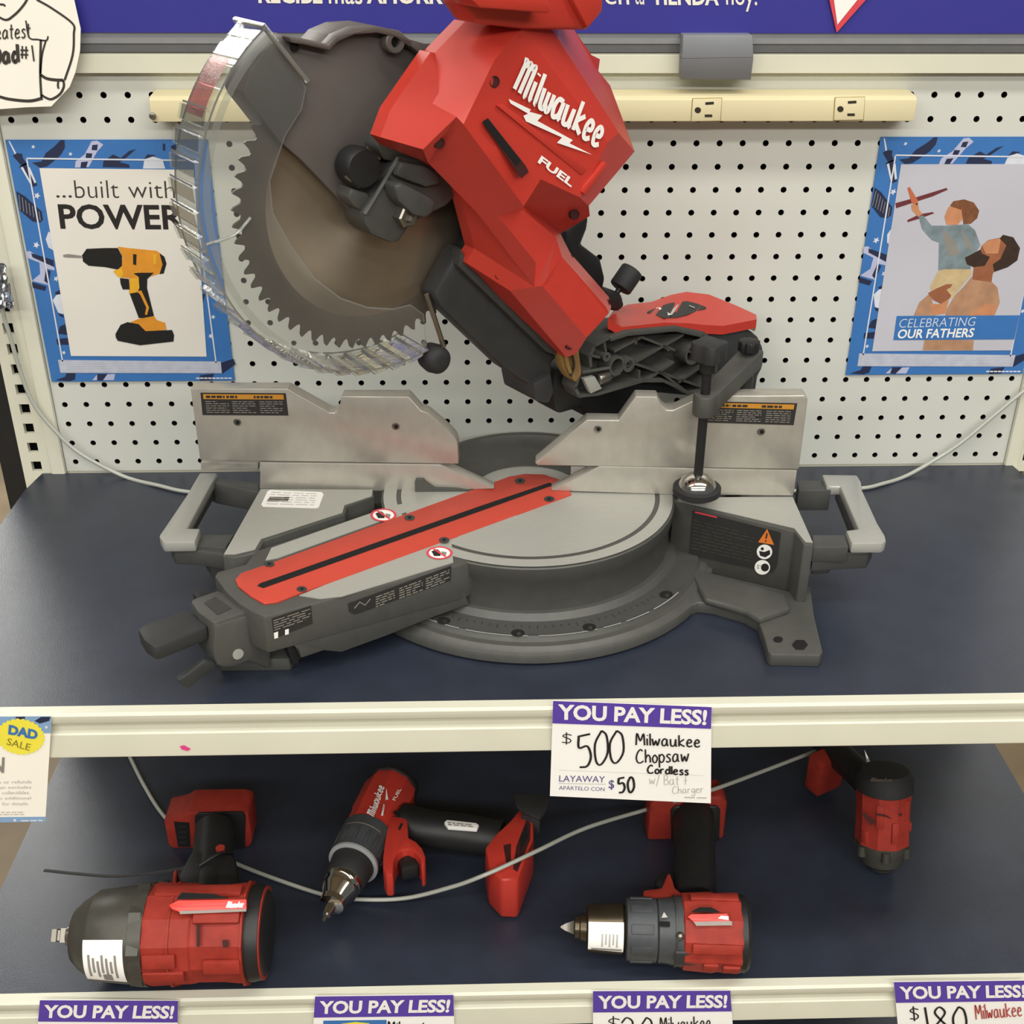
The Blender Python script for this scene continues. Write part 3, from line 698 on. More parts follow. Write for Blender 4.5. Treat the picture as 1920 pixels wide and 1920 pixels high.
for q, e, l in (([(75, 1875), (334, 1876), (330, 2080), (58, 2075)], ex1, 'purple banded price sign below the big impact wrench, leftmost on the lower rail'),
                ([(591, 1868), (850, 1865), (856, 2062), (578, 2066)], ex2, 'purple banded price sign with blue panel below the silver chucked drill on lower rail'),
                ([(1112, 1858), (1369, 1857), (1384, 2052), (1112, 2058)], ex3, 'purple banded price sign with black handwriting below the dark hammer drill'),
                ([(1676, 1841), (1926, 1838), (1956, 2030), (1694, 2036)], ex4, 'purple banded 180 dollar price sign with red handwriting on the lower rail')):
    price_sign(q, YB, l, low_sign(q, e), group=G4)

# sale notice hanging from the upper rail at the left
def cD(x, y): return (x/8.0, 1320 + y/8.0)
YD = -.4850; pl = PY(YD)
sn = thing('sale_sign', 'cream sale notice with yellow starburst hanging at the left end of upper rail', 'sale sign', AP(40, 1400, pl))
b = MB(); b.prism([AP(*cD(*p), pl) for p in ((-700, 190), (770, 180), (760, 440), (680, 1760), (-700, 1790))], (0, .0006, 0), 'paper_warm')
b.pp(pl, [cD(-700, 190), cD(770, 180), cD(758, 435), cD(-700, 445)], 'print_lightblue', .25); b.pp(pl, [cD(-700, 1700), cD(683, 1688), cD(679, 1762), cD(-700, 1785)], 'print_lightblue', .25)
b.pp(pl, [cD(520, 250), cD(620, 190), cD(760, 190), cD(740, 250), cD(600, 290)], 'print_navy', .35); b.pp(pl, [cD(230, 190), cD(380, 185), cD(370, 230), cD(260, 225)], 'print_navy', .35)
b.pdisc(pl, cD(697, 345), 2.8, 'print_pale', .35, 10); b.pdisc(pl, cD(225, 1740), 2.6, 'print_pale', .35, 10); b.fine(pl, [cD(320, 1730), cD(650, 1725), cD(650, 1760), cD(320, 1765)], 1, 'print_pale', .5, .35, 4)
b.text(pl, 'N', cD(-120, 1035), cD(62, 1030), cD(-110, 800), 'ink_grey', .03, .4)
for t, x0, x1, yb, yt_ in (('es or refunds', -60, 475, 1190, 1140), ('lan excludes', -20, 470, 1268, 1222), ('collectibles.', 30, 450, 1352, 1300), ('o additional', -10, 465, 1430, 1385), ('for details.', 35, 435, 1515, 1468)):
    b.text(pl, t, cD(x0, yb), cD(x1, yb-4), cD(x0, yt_), 'ink_light', .0, .4)
b.fine(pl, [cD(-200, 1605), cD(365, 1600), cD(365, 1670), cD(-200, 1675)], 2, 'ink_light', .35, .4, 8)
b.build('card', sn)
b = MB(); c = (310, 485)
b.pp(pl, [cD(c[0] + (372 if i % 2 else 345)*math.cos(2*math.pi*i/56), c[1] + (276 if i % 2 else 254)*math.sin(2*math.pi*i/56) + 0.16*(370*math.cos(2*math.pi*i/56))*.35) for i in range(56)], 'yellow', .5)
b.text(pl, 'DAD', cD(125, 445), cD(560, 530), cD(140, 300), 'print_blue', .05, .8); b.text(pl, 'SALE', cD(100, 600), cD(445, 695), cD(125, 500), 'gold_ink', .0, .8)
b.build('starburst', sn)
# ------------------------------------------------------------------ the miter saw on the upper shelf
PV = A3(.0895, -.2182, .0665)                      # pivot, on the table surface
TH = math.radians(54.63)
SU = A3(-math.sin(TH), -math.cos(TH), 0)           # along the kerf towards the operator
SN = A3(math.cos(TH), -math.sin(TH), 0)            # across the blade, towards the motor side
UPV = A3(0, 0, 1)
ZT = PV[2]
FG = A3(-.0645, -.998, 0)                          # fence normal
def PH(d): return (PV + SN*d, SN)                  # plane parallel to the blade, d metres from it
def HD(px, d): return [AP(x, y, PH(d)) for x, y in px]
def FP(off=0.0): return (PV + FG*off, FG)
saw = thing('miter_saw', 'large red and grey sliding miter saw with clear blade guard standing on the upper shelf', 'miter saw', (PV[0], PV[1], ZD))
def hprism(b, px, d0, d1, m, bev=0.0): return b.prism(HD(px, d0), SN*(d1-d0), m, bev)
def zprism(b, px, z, z1, m, bev=0.0): return b.prism([AZ(x, y, z) for x, y in px], (0, 0, z1-z), m, bev)

def disc_ring(b, r0, r1, z, m, n=96):
    for i in range(n):
        a, c = 2*math.pi*i/n, 2*math.pi*(i+1)/n
        f = lambda r, t: PV*[1, 1, 0] + A3(r*math.cos(t), r*math.sin(t), z)
        b.poly([f(r0, a), f(r1, a), f(r1, c), f(r0, c)], m)
# --- base casting: ring plate, wings, feet
b = MB(); o = A3(PV[0], PV[1], 0)
b.lathe(o, UPV, [(ZD, .196), (ZD+.003, .200), (-.004, .200), (-.001, .1985), (.000, .1955), (.0035, .192), (.0040, .186), (.0095, .183), (.0100, .160), (.016, .155), (.016, .05)], 'cast', 96); disc_ring(b, .157, .1825, .0101, 'cast_mid')
# right wing, wall and foot
RW = [(1268, 932), (1262, 940), (1490, 996), (1507, 1021), (1526, 1022), (1487, 930)]
zprism(b, RW, ZT, ZD+.004, 'cast', .0015)
zprism(b, [(1285, 1062), (1478, 1108), (1486, 1090), (1520, 1100), (1526, 1150), (1543, 1222), (1538, 1229), (1446, 1227), (1440, 1222), (1432, 1192), (1422, 1164), (1398, 1149), (1340, 1132), (1310, 1129), (1285, 1138), (1262, 1150), (1230, 1120)], .000, ZD, 'cast', .0015)
zprism(b, [(1292, 1062), (1470, 1112), (1482, 1140), (1425, 1160), (1398, 1144), (1322, 1122)], .007, -.001, 'cast', .003)
# left wing, wall and foot (the foot sits behind the table arm)
LW = [(487, 916), (700, 917), (702, 931), (651, 949), (647, 963), (495, 1014), (482, 1035), (440, 1046), (417, 1043)]
zprism(b, LW, ZT, ZD+.004, 'cast', .0015)
lf = [AZ(417, 1050, .0), AZ(470, 1050, .0), AZ(480, 1010, .0)]
b.prism([A3(-.205, -.42, 0), A3(-.14, -.42, 0), A3(-.09, -.30, 0), A3(-.15, -.20, 0), A3(-.215, -.22, 0)], (0, 0, ZD), 'cast', .0015)
for x, y in ((-.18, -.02), (.345, -.035)):
    b.abox(x-.03, x+.03, y-.18, y-.09, ZD, .02, 'cast', .003)
b.abox(-.16, .33, -.20, -.09, .01, .045, 'cast', .003)
b.build('base', saw)
# machined tops of the wings
b = MB(); zprism(b, [(1274, 933), (1270, 939), (1489, 990), (1510, 1016), (1524, 1017), (1486, 931)], ZT+.0006, ZT-.0004, 'machined'); b.build('wing_top', saw); b = MB()
zprism(b, [(489, 917), (699, 918), (697, 930), (646, 947), (642, 961), (490, 1010), (478, 1030), (440, 1039), (420, 1039)], ZT+.0006, ZT-.0004, 'machined'); b.build('wing_top', saw)
# mounting holes and detents
b = MB(); pz = PZ(.0006)
b.pdisc(pz, (1459, 1199), 9, 'hole', .2, 18, .62); b.pdisc(pz, (1500, 1209), 15, 'hole', .2, 6, .68)
b.build('mounting_hole', saw)
b = MB(); pz = PZ(.0101)
for x, y in ((832, 1164), (971, 1187), (1105, 1176), (1249, 1115)):
    b.pdisc(pz, (x, y), 13, 'hole', .2, 18, .55); b.pdisc(pz, (x+2, y+2), 4, 'steel', .5, 10, .9)
for k in range(33):
    a = math.radians(-128 + k*2.6); L = .0065 if k % 5 == 0 else .004
    c = A3(PV[0], PV[1], .0102); e = A3(math.cos(a), math.sin(a), 0)
    b.ribbon([c + e*.167, c + e*(.167+L)], UPV, .0006, 'hole')
for a0, a1 in ((-126, -120), (-118, -113), (-111, -92), (-89, -71), (-69, -63), (-61, -52), (-50, -37)):
    b.ribbon([A3(PV[0], PV[1], .0100) + .1838*A3(math.cos(math.radians(a)), math.sin(math.radians(a)), 0) for a in np.linspace(a0, a1, 14)], UPV, .0014, 'machined')
b.build('miter_scale', saw)

# --- carry handles
def carry(top, bars, m=''):
    b = MB()
    zprism(b, top, ZT, ZT-.012, 'machined', .0022)
    for px, z0, z1 in bars: zprism(b, px, z0, z1, 'cast_mid', .002)
    return b.build('carry_handle', saw)
carry([(374, 886), (408, 886), (351, 990), (376, 990), (366, 1015), (305, 1016), (298, 1004), (311, 985), (349, 929)],
      [([(376, 1001), (440, 1001), (424, 1026), (362, 1022)], ZT-.008, ZT-.022), ([(316, 1012), (365, 1013), (430, 1020), (425, 1040), (372, 1032), (325, 1030)], ZT-.012, ZT-.03),
       ([(372, 890), (484, 905), (486, 922), (400, 905)], ZT-.004, ZT-.03), ([(404, 892), (412, 892), (356, 990), (346, 990)], ZT-.012, ZT-.026), ([(372, 1004), (425, 1006), (420, 1044), (390, 1036)], ZT-.02, ZT-.05)])
carry([(1541, 889), (1607, 890), (1615, 903), (1617, 918), (1646, 981), (1660, 1004), (1662, 1014), (1655, 1018), (1597, 1018), (1586, 994), (1610, 991), (1576, 911), (1550, 911)],
      [([(1522, 1002), (1586, 1002), (1592, 1025), (1524, 1025)], ZT-.004, ZT-.022), ([(1524, 1014), (1596, 1016), (1640, 1016), (1630, 1034), (1590, 1036), (1524, 1040)], ZT-.014, ZT-.034),
       ([(1495, 900), (1544, 900), (1560, 918), (1497, 918)], ZT-.004, ZT-.03), ([(1568, 911), (1578, 911), (1612, 990), (1600, 990)], ZT-.012, ZT-.028), ([(1524, 1014), (1570, 1016), (1560, 1044), (1526, 1048)], ZT-.03, ZT-.05)])

# --- turntable with the table arm
b = MB(); o = A3(PV[0], PV[1], 0); R = .1535
b.lathe(o, UPV, [(.013, .148), (.014, .1500), (.046, .1500), (.050, .1530), (ZT-.0015, .1545), (ZT-.0005, .1535)], 'cast', 96)
def HU(w): return (np.asarray(w)-PV) @ SU, (np.asarray(w)-PV) @ SN
uR, nR = HU(AZ(860, 1060, ZT)); uN, nN = HU(AZ(496, 1156, ZT)); uB, nB = HU(AZ(590, 1122, ZT)); uL, nL = HU(AZ(402, 1080, ZT)); uL2, nL2 = HU(AZ(498, 1051, ZT))
def W(u, n, z): return PV*[1, 1, 0] + SU*u + SN*n + A3(0, 0, z)
wR = nR                                            # half width of the arm on the motor side
wL = HU(AZ(690, 962, ZT))[1]
sideN = unit(np.cross(AZ(496, 1156, ZT) - AZ(860, 1060, ZT), UPV)); sideN = sideN if sideN @ SN > 0 else -sideN
SP = (AZ(860, 1060, ZT), sideN)                    # motor-side face of the table arm
def HZ(*px): return [HU(AZ(x, y, ZT)) for x, y in px]
arm = [(0.06, wR - .004), (uR, nR)] + HZ((496, 1156), (470, 1145), (448, 1131), (425, 1111), (402, 1080), (407, 1071), (460, 1057)) + [(uL2, wL), (0.06, wL)]
b.prism([W(u, n, ZT) for u, n in arm], (0, 0, -.040), 'cast', .0025)
def side(px, off=0.0): return [AP(x, y, (SP[0] + sideN*off, sideN)) for x, y in px]
b.prism(side([(500, 1180), (560, 1165), (860, 1085), (880, 1133), (797, 1163), (723, 1193), (640, 1223), (607, 1220), (565, 1234), (561, 1220), (542, 1203), (507, 1218)], -.001), sideN*-.05, 'cast', .001)
b.prism(side([(535, 1203), (562, 1215), (561, 1250), (548, 1246)], -.015), sideN*-.02, 'black', .001)
b.build('turntable', saw)
zt = ZT - .0055
capN = unit(np.cross(AZ(459, 1149, zt) - AZ(403, 1168, zt), UPV)); capN = capN if capN @ SN > 0 else -capN
CPL = (AZ(403, 1168, zt), capN)
b = MB()
zprism(b, [(357, 1128), (363, 1122), (409, 1106), (440, 1120), (464, 1146), (403, 1167), (396, 1165), (372, 1148)], zt, zt-.045, 'cast', .003)
b.prism([AP(x, y, CPL) for x, y in [(402, 1172), (470, 1152), (506, 1166), (509, 1215), (508, 1256), (466, 1242), (440, 1251), (421, 1253), (406, 1249), (400, 1225)]], capN*-.042, 'cast', .003)
zprism(b, [(383, 1130), (404, 1118), (434, 1140), (408, 1152)], zt+.0008, zt, 'cast_dark')
b.build('arm_end_cap', saw)
# light machined table top with its ring groove, and the two plates beside the kerf board
b = MB(); o = A3(PV[0], PV[1], ZT)
disc_ring(b, .001, .1335, ZT+.0005, 'machined'); disc_ring(b, .1335, .1385, ZT+.0002, 'cast'); disc_ring(b, .1385, .1520, ZT+.0005, 'machined')
b.build('table_top', saw)
b = MB()
zprism(b, [(498, 1050), (509, 1027), (690, 964), (735, 948), (980, 905), (1000, 940), (760, 960), (520, 1046)], ZT+.0009, ZT, 'machined')
zprism(b, [(561, 1116), (600, 1122), (640, 1118), (850, 1054), (846, 1010), (1000, 960), (900, 980)], ZT+.0009, ZT, 'machined')
b.build('arm_top', saw)
# red kerf board with the slot and its screws
b = MB(); zk = ZT + .0022
zprism(b, [(441, 1086), (452, 1074), (500, 1058), (955, 893), (985, 888), (1020, 889), (1050, 899), (1072, 926), (1040, 938), (560, 1112), (520, 1128), (495, 1131), (470, 1117), (446, 1098)], zk, ZT, 'red_plate', .0006)
kb = b.build('kerf_board', saw)
b = MB(); pz = PZ(zk)
b.pp(pz, [(482, 1099), (487, 1094), (900, 949), (1030, 905), (1040, 909), (900, 959), (494, 1103)], 'hole', .15)
b.build('kerf_slot', kb)
for x, y in ((505, 1058), (566, 1105), (768, 971), (833, 1013), (975, 902), (1030, 936)):
    b = MB(); b.pdisc(pz, (x, y), 10, 'cast_dark', .4, 14, .55); b.pdisc(pz, (x, y), 4, 'hole', .7, 6, .6); b.build('screw', kb)
# no-hands stickers
for cx, cy in ((719, 966), (824, 1037)):
    b = MB(); pz = PZ(ZT + .0012)
    b.pdisc(pz, (cx, cy), 20, 'white', .1, 24, .5); b.pp(pz, [(cx-15, cy-3), (cx-4, cy-7), (cx+2, cy-2), (cx+2, cy+6), (cx-10, cy+6)], 'ink_black', .3); b.pp(pz, [(cx+4, cy-3), (cx+14, cy-1), (cx+12, cy+5), (cx+4, cy+5)], 'ink_grey', .3)
    b.pring(pz, (cx, cy), 20, 24.5, 'red_border', .3, 28, .5); b.pp(pz, [(cx-13, cy-7), (cx-9, cy-8), (cx+14, cy+7), (cx+10, cy+8)], 'red_border', .4)
    b.build('warning_sticker', saw)
# labels on the arm's side
ps_arm = SP
b = MB(); b.pp(ps_arm, [(652, 1131), (846, 1060), (845, 1088), (680, 1147), (664, 1152), (654, 1146)], 'label_black', .5)
for x0, y0, x1, y1, sd in ((704, 1117, 740, 1104, 1), (748, 1101, 792, 1085, 2), (798, 1083, 842, 1066, 3)): b.fine(ps_arm, [(x0, y0), (x1, y1), (x1, y1+22), (x0, y0+22)], 5, 'label_text', .45, .8, 4, sd)
b.pline(ps_arm, [(664, 1140), (674, 1128), (684, 1134), (694, 1122)], .0012, 'label_text', .8)
b.build('instruction_label', saw)
b = MB(); b.pp(ps_arm, [(509, 1159), (583, 1135), (586, 1169), (514, 1197)], 'label_black', .5)
b.fine(ps_arm, [(512, 1161), (581, 1139), (583, 1160), (514, 1183)], 5, 'label_text', .4, .8, 4, 5); b.pp(ps_arm, [(513, 1186), (521, 1183), (521, 1195), (514, 1197)], 'white', .8); b.pp(ps_arm, [(534, 1180), (541, 1178), (541, 1188), (534, 1190)], 'white', .8)
b.build('instruction_label', saw)
b = MB(); c = AP(446, 1226, CPL); b.cyl(c, c + capN*.0012, .0052, 'machined', 20); b.build('pivot_pin', saw)
# black miter handle, lock lever, side button
zh = ZT - .013
b = MB(); zprism(b, [(258, 1180), (273, 1169), (340, 1146), (352, 1143), (386, 1168), (389, 1174), (300, 1210), (288, 1213), (270, 1200)], zh, zh-.015, 'charcoal', .0025)
b.build('miter_handle', saw)
b = MB(); b.tube([W(.33, .02, .03), W(.345, .022, .018), W(.37, .026, .003), W(.39, .03, -.004)], .0052, 'charcoal', 10, 4)
pl_ = PH(.02); b = MB(); b.prism(HD([(334, 1276), (350, 1266), (386, 1238), (404, 1243), (403, 1256), (384, 1266), (354, 1292), (346, 1290)], .025), SN*-.007, 'charcoal', .0015)
b.build('lock_lever', saw)
b = MB(); zprism(b, [(361, 1112), (371, 1102), (384, 1104), (396, 1114), (384, 1126), (370, 1124)], zt-.001, zt-.02, 'black', .002); b.build('detent_button', saw)

# --- fences
def fence(name, px, th, m='fence_metal', off=0.0, bev=.0012):
    b = MB(); b.prism([AP(x, y, FP(off)) for x, y in px], FG*-th, m, bev); return b.build(name, saw)
fl = fence('sliding_fence', [(357, 729), (539, 729), (617, 773), (626, 774), (634, 769), (637, 762), (640, 743), (766, 743), (790, 770), (803, 774), (837, 803), (852, 818), (858, 829), (860, 870), (375, 863)], .018)
fr = fence('sliding_fence', [(1003, 868), (1008, 873), (1498, 880), (1515, 749), (1509, 741), (1367, 742), (1310, 747), (1262, 769), (1250, 769), (1240, 760), (1232, 744), (1192, 743), (1160, 788), (1100, 787)], .018)
fence('fixed_fence', [(488, 867), (825, 871), (927, 917), (705, 921), (487, 917)], .016)
fence('fixed_fence', [(1033, 920), (1125, 874), (1495, 882), (1488, 930), (1262, 928)], .016)
b = MB(); b.prism([AP(x, y, FP(-.012)) for x, y in [(376, 866), (484, 868), (484, 884), (377, 881)]], FG*-.01, 'fence_metal', .001); b.build('fence_bracket', saw); b = MB()
b.prism([AP(x, y, FP(-.016)) for x, y in [(1070, 873), (1140, 874), (1130, 900), (1070, 900)]], FG*-.01, 'machined', .001); b.build('fence_bracket', saw)
def wlabel(q, fnc, sd):
    b = MB(); pl = FP(); tl, tr, br, bl = q
    L = lambda u, v: (tl[0]*(1-u)*(1-v)+tr[0]*u*(1-v)+br[0]*u*v+bl[0]*(1-u)*v, tl[1]*(1-u)*(1-v)+tr[1]*u*(1-v)+br[1]*u*v+bl[1]*(1-u)*v)
    b.pp(pl, q, 'label_black', .3); b.pp(pl, [L(.03, .06), L(.97, .06), L(.97, .28), L(.03, .28)], 'label_orange', .5)
    for u in (.06, .30, .62): b.fine(pl, [L(u, .1), L(u+.22, .1), L(u+.22, .25), L(u, .25)], 1, 'label_black', .7, .7, 5, sd+int(u*50))
    for u in (.05, .36, .68): b.fine(pl, [L(u, .34), L(u+.27, .34), L(u+.27, .92), L(u, .92)], 6, 'label_text', .35, .5, 5, sd+int(u*90))
    b.build('warning_label', fnc)
wlabel([(376, 736), (536, 737), (541, 779), (380, 778)], fl, 11); wlabel([(1322, 752), (1495, 756), (1488, 797), (1318, 792)], fr, 41)
for fnc, (x, y) in ((fl, (445, 791)), (fl, (742, 799)), (fr, (1121, 804)), (fr, (1427, 809))):
    b = MB(); c = AP(x, y, FP()); b.cyl(c - FG*.001, c + FG*.0012, .0040, 'steel', 16, bev=.0006); b.pdisc(FP(), (x+1, y), 4, 'hole', 1.3, 8); b.build('screw', fnc)
# curved casting that joins the two fences behind the blade
za = AY(985, 815, PV[1] + .112)[2]
b = MB(); V = []; F = []; N = 48; prof = ((.0575, ZT-.004), (.0585, ZT+.0015), (.075, ZT+.004), (.098, ZT+.3*(za-ZT)), (.108, za-.003), (.110, za), (.117, za), (.119, za-.003), (.119, .02), (.0575, .02)); k_ = len(prof)
for i in range(N+1):
    a = math.radians(-4 + 184*i/N)
    for r, z in prof: V.append(A3(PV[0] + r*math.cos(a), PV[1] + .002 + r*math.sin(a), z))
for i in range(N):
    for k in range(k_): F.append([i*k_+k, (i+1)*k_+k, (i+1)*k_+(k+1) % k_, i*k_+(k+1) % k_])
F += [list(range(k_)), [N*k_+k_-1-k for k in range(k_)]]
b.add(V, [f[::-1] for f in F], 'cast'); b.build('rear_wall', saw)
# safety label on the right front wall
w0 = AZ(1266, 942, ZT); w1 = AZ(1490, 997, ZT); wn = unit(np.cross(w1-w0, UPV)); wn = wn if wn[1] < 0 else -wn
WL = (w0, wn)
b = MB(); b.pp(WL, [(1299, 956), (1464, 998), (1456, 1060), (1448, 1073), (1292, 1040)], 'label_black', .5)
b.pp(WL, [(1304, 958), (1345, 968), (1345, 971), (1303, 961)], 'red_border', .8); b.fine(WL, [(1302, 972), (1415, 1000), (1410, 1055), (1297, 1030)], 9, 'case_grey', .3, .8, 7, 6)
b.pp(WL, [(1439, 991), (1452, 1021), (1422, 1016)], 'warn_orange', .9); b.pline(WL, [(1439, 999), (1437, 1009)], .0014, 'ink_black', 1.2); b.pdisc(WL, (1436.5, 1013.5), 1.6, 'ink_black', 1.2, 8)
b.pdisc(WL, (1434, 1034), 14.5, 'white', .9, 24, .95); b.pdisc(WL, (1430, 1028), 3, 'ink_black', 1.2, 10); b.pp(WL, [(1424, 1032), (1434, 1034), (1444, 1030), (1445, 1038), (1436, 1044), (1426, 1041)], 'ink_black', 1.2)
b.pdisc(WL, (1430, 1063), 14.5, 'white', .9, 24, .95); b.pdisc(WL, (1435, 1063), 7.5, 'ink_black', 1.2, 14); b.fine(WL, [(1420, 1057), (1428, 1058), (1428, 1066), (1420, 1066)], 3, 'ink_grey', .5, 1.2, 2, 9)
lab(b.build('safety_label', saw), 'black safety label with orange warning triangle')
b = MB(); pz = PZ(ZT + .0007); b.prism([AP(x, y, PZ(ZT+.0006)) for x, y in ((507, 919), (603, 923), (607, 927), (598, 951), (593, 953), (493, 950), (490, 946), (502, 921))], (0, 0, .0003), 'paper')
pz = PZ(ZT+.0009); b.pp(pz, [(506, 932), (543, 932), (540, 940), (500, 940)], 'ink_grey', .2); b.fine(pz, [(510, 921), (596, 924), (588, 949), (498, 947)], 6, 'ink_light', .25, .2, 5, 3); b.build('paper_tag', saw)

# --- saw blade
BC = PV + SU*.1735 + A3(0, 0, .331); RB = .127
b = MB()
def ring_pts(r0, r1, d, m, n=120):
    for i in range(n):
        a, c = 2*math.pi*i/n, 2*math.pi*(i+1)/n
        f = lambda r, t: BC + SN*d + r*(math.cos(t)*SU + math.sin(t)*UPV)
        P4 = [f(r0, a), f(r1, a), f(r1, c), f(r0, c)]
        b.poly(P4 if d < 0 else P4[::-1], m)
NT = 60; prof = []
for i in range(NT):
    a = 2*math.pi*i/NT; st = 2*math.pi/NT
    prof += [(a, RB), (a + .18*st, RB - .0015), (a + .42*st, RB-.0075), (a + .62*st, RB-.0085), (a + .78*st, RB-.0065), (a+.97*st, RB-.0005)]
V = [BC + SN*.0011 + r*(math.cos(a)*SU + math.sin(a)*UPV) for a, r in prof]
b.prism(V, SN*-.0022, 'blade_dark')
for d in (.0013, -.0013): ring_pts(.02, .098, d, 'blade'); ring_pts(.098, .1135, d, 'blade_dark')
bl = b.build('saw_blade', saw)
bx = np.array([SU, np.cross(SN, SU), SN])          # the blade's own frame: local Z along its arbor
co = np.array([v.co for v in bl.data.vertices]) + np.array(saw['_o']) - BC
bl.data.vertices.foreach_set('co', (co @ bx.T).ravel()); bl.data.update()
bl.matrix_local = Matrix(((*bx[:, 0], BC[0]-saw['_o'][0]), (*bx[:, 1], BC[1]-saw['_o'][1]), (*bx[:, 2], BC[2]-saw['_o'][2]), (0, 0, 0, 1)))
b = MB(); b.cyl(A3(0, 0, -.004), A3(0, 0, .006), .020, 'steel', 32, bev=.001); b.build('blade_washer', bl, loc=(0, 0, 0))

# --- lower guard, clear plastic
G0, G1 = .0155, -.0300; RG = .158
GC = PV + SU*.174 + A3(0, 0, .3475); GA, GB = 55, -106
def gp(deg, r, d): return GC + SN*d + r*(math.cos(math.radians(deg))*SU + math.sin(math.radians(deg))*UPV)
b = MB()
inner_px = [(800, 640), (795, 590), (770, 572), (738, 580), (690, 577), (640, 560), (590, 522), (545, 460), (512, 400), (506, 340), (535, 255), (566, 205), (574, 165), (560, 138), (520, 88)]
for d, t in ((G0, -.0014), (G1, .0014)):
    arc = [gp(a, RG, d) for a in np.linspace(GA, GB, 64)]
    b.poly(arc + [p + SN*(d - G0) for p in HD(inner_px, G0)], 'clear'); b.ribbon([p + SN*(d - G0 + t*.5) for p in HD(inner_px, G0)], unit(SN + UPV*.3), .0012, 'clear_rim')
lg = b.build('lower_guard', saw)
b = MB(); V = []; N = 24; st = (GB-GA)/N; angs = []
for k in range(N):
    a = GA + k*st; hi = .0055 if k >= 4 else .002
    angs += [(a, RG+.001), (a + st*.05, RG+hi), (a + st*.62, RG+hi*.7), (a + st*.70, RG+.001), (a+st*.97, RG+.001)]
angs.append((GB, RG))
for a, r in angs: V += [gp(a, r, G0+.001), gp(a, r-.002, G1-.001)]
for i in range(len(angs)-1): b.add([V[2*i], V[2*i+1], V[2*i+3], V[2*i+2]], [[0, 1, 2, 3]], 'clear_ridge' if i > 20 and i % 5 in (1, 2, 4) else 'clear_rim')  # darker tint on some facets paints the rim's bright and dark contrast
for k in range(4, N):                              # side cheeks of the ridges
    q = angs[5*k:5*k+4]
    for dd in (G0+.001, G1-.001): b.poly([gp(q[0][0], q[0][1], dd), gp(q[1][0], q[1][1], dd), gp(q[2][0], q[2][1], dd), gp(q[3][0], q[3][1], dd)], 'clear_rim')
for q in angs[20::5]:
    rad = gp(q[0], 1, 0) - gp(q[0], 0, 0); b.ribbon([gp(q[0]+.4, RG+.0058, G0+.001), gp(q[0]+.4, RG+.0038, G1-.001)], rad, .0016, 'clear_edge')
for dd, rr in ((G0+.0012, RG+.001), (G1-.0012, RG-.001)):
    b.ribbon([gp(a, rr, dd) for a in np.linspace(GA, GB, 60)], SN, .0016, 'clear_edge')  # dark ribbons paint the dark look of clear plastic edges
b.ribbon([gp(a, RG-.006, G0+.0006) for a in np.linspace(GA, GB, 60)], SN, .006, 'clear_rim')  # pale hazy ribbon paints a highlight along the front flange
b.build('guard_rim', lg, smooth=25)
b = MB(); b.tube([gp(GA, RG+.003, G1), gp(GA, RG+.003, G0+.002)] + HD([(577, 152)], G0+.002), .0024, 'clear_rim', 8, 1); b.build('guard_stiffener', lg)
b = MB(); b.tube(HD([(388, 458), (440, 440), (470, 408)], G0+.0008), .0013, 'clear_rim', 8, 3); b.build('guard_stiffener', lg)
b = MB(); b.add([gp(a, RG+.0042, d) for a in np.linspace(43, 26, 12) for d in (G0-.004, G1+.010)], [[2*i, 2*i+1, 2*i+3, 2*i+2] for i in range(11)], 'clear_red')
lab(b.build('guard_sticker', lg), 'translucent red sticker')
b = MB(); r0, r1 = HD([(800, 552), (832, 650)], G0+.003); b.tube([r0, r1], .0024, 'steel', 8, 1); c = HD([(815, 672)], G0-.004)[0]
b.lathe(c - SN*.012, SN, [(0, .006), (.002, .0125), (.012, .0140), (.02, .0125), (.0235, .009), (.024, .004)], 'rubber', 24); b.build('guard_roller', lg)

# --- upper guard casting
b = MB(); top = [(528, 66), (552, 69), (601, 80), (616, 63), (649, 49), (693, 46), (729, 54), (754, 71), (800, 84)]
og = top + [(860, 130), (850, 300), (800, 400), (700, 430), (652, 390), (565, 300), (524, 265), (480, 208), (462, 186), (456, 172), (468, 136), (488, 105)]
hprism(b, og, .011, -.022, 'guard_grey', .001)
rim = HD(top, .011); V = []
wall = MB()
cen = BC
outp = rim; inp = [p + unit(cen - p)*.005 for p in rim]
b.prism(outp + inp[::-1], SN*.012, 'guard_grey', .001)
b.prism(HD([(754, 71), (800, 84), (860, 130), (800, 120), (757, 85)], .011), SN*.012, 'guard_grey', .001)
c = HD([(729, 76)], .011)[0]; b.lathe(c, SN, [(0, .009), (.010, .009), (.011, .008), (.011, .0045), (.006, .0045), (.006, .001)], 'guard_grey', 20)
b.poly([c + SN*.0065 + .0044*(math.cos(t)*SU + math.sin(t)*UPV) for t in np.linspace(0, -2*math.pi, 16)[:-1]], 'hole')
c = HD([(550, 88)], .0115)[0]; b.lathe(c, SN, [(0, .003), (.004, .003)], 'hole', 14)
b.build('upper_guard', saw)
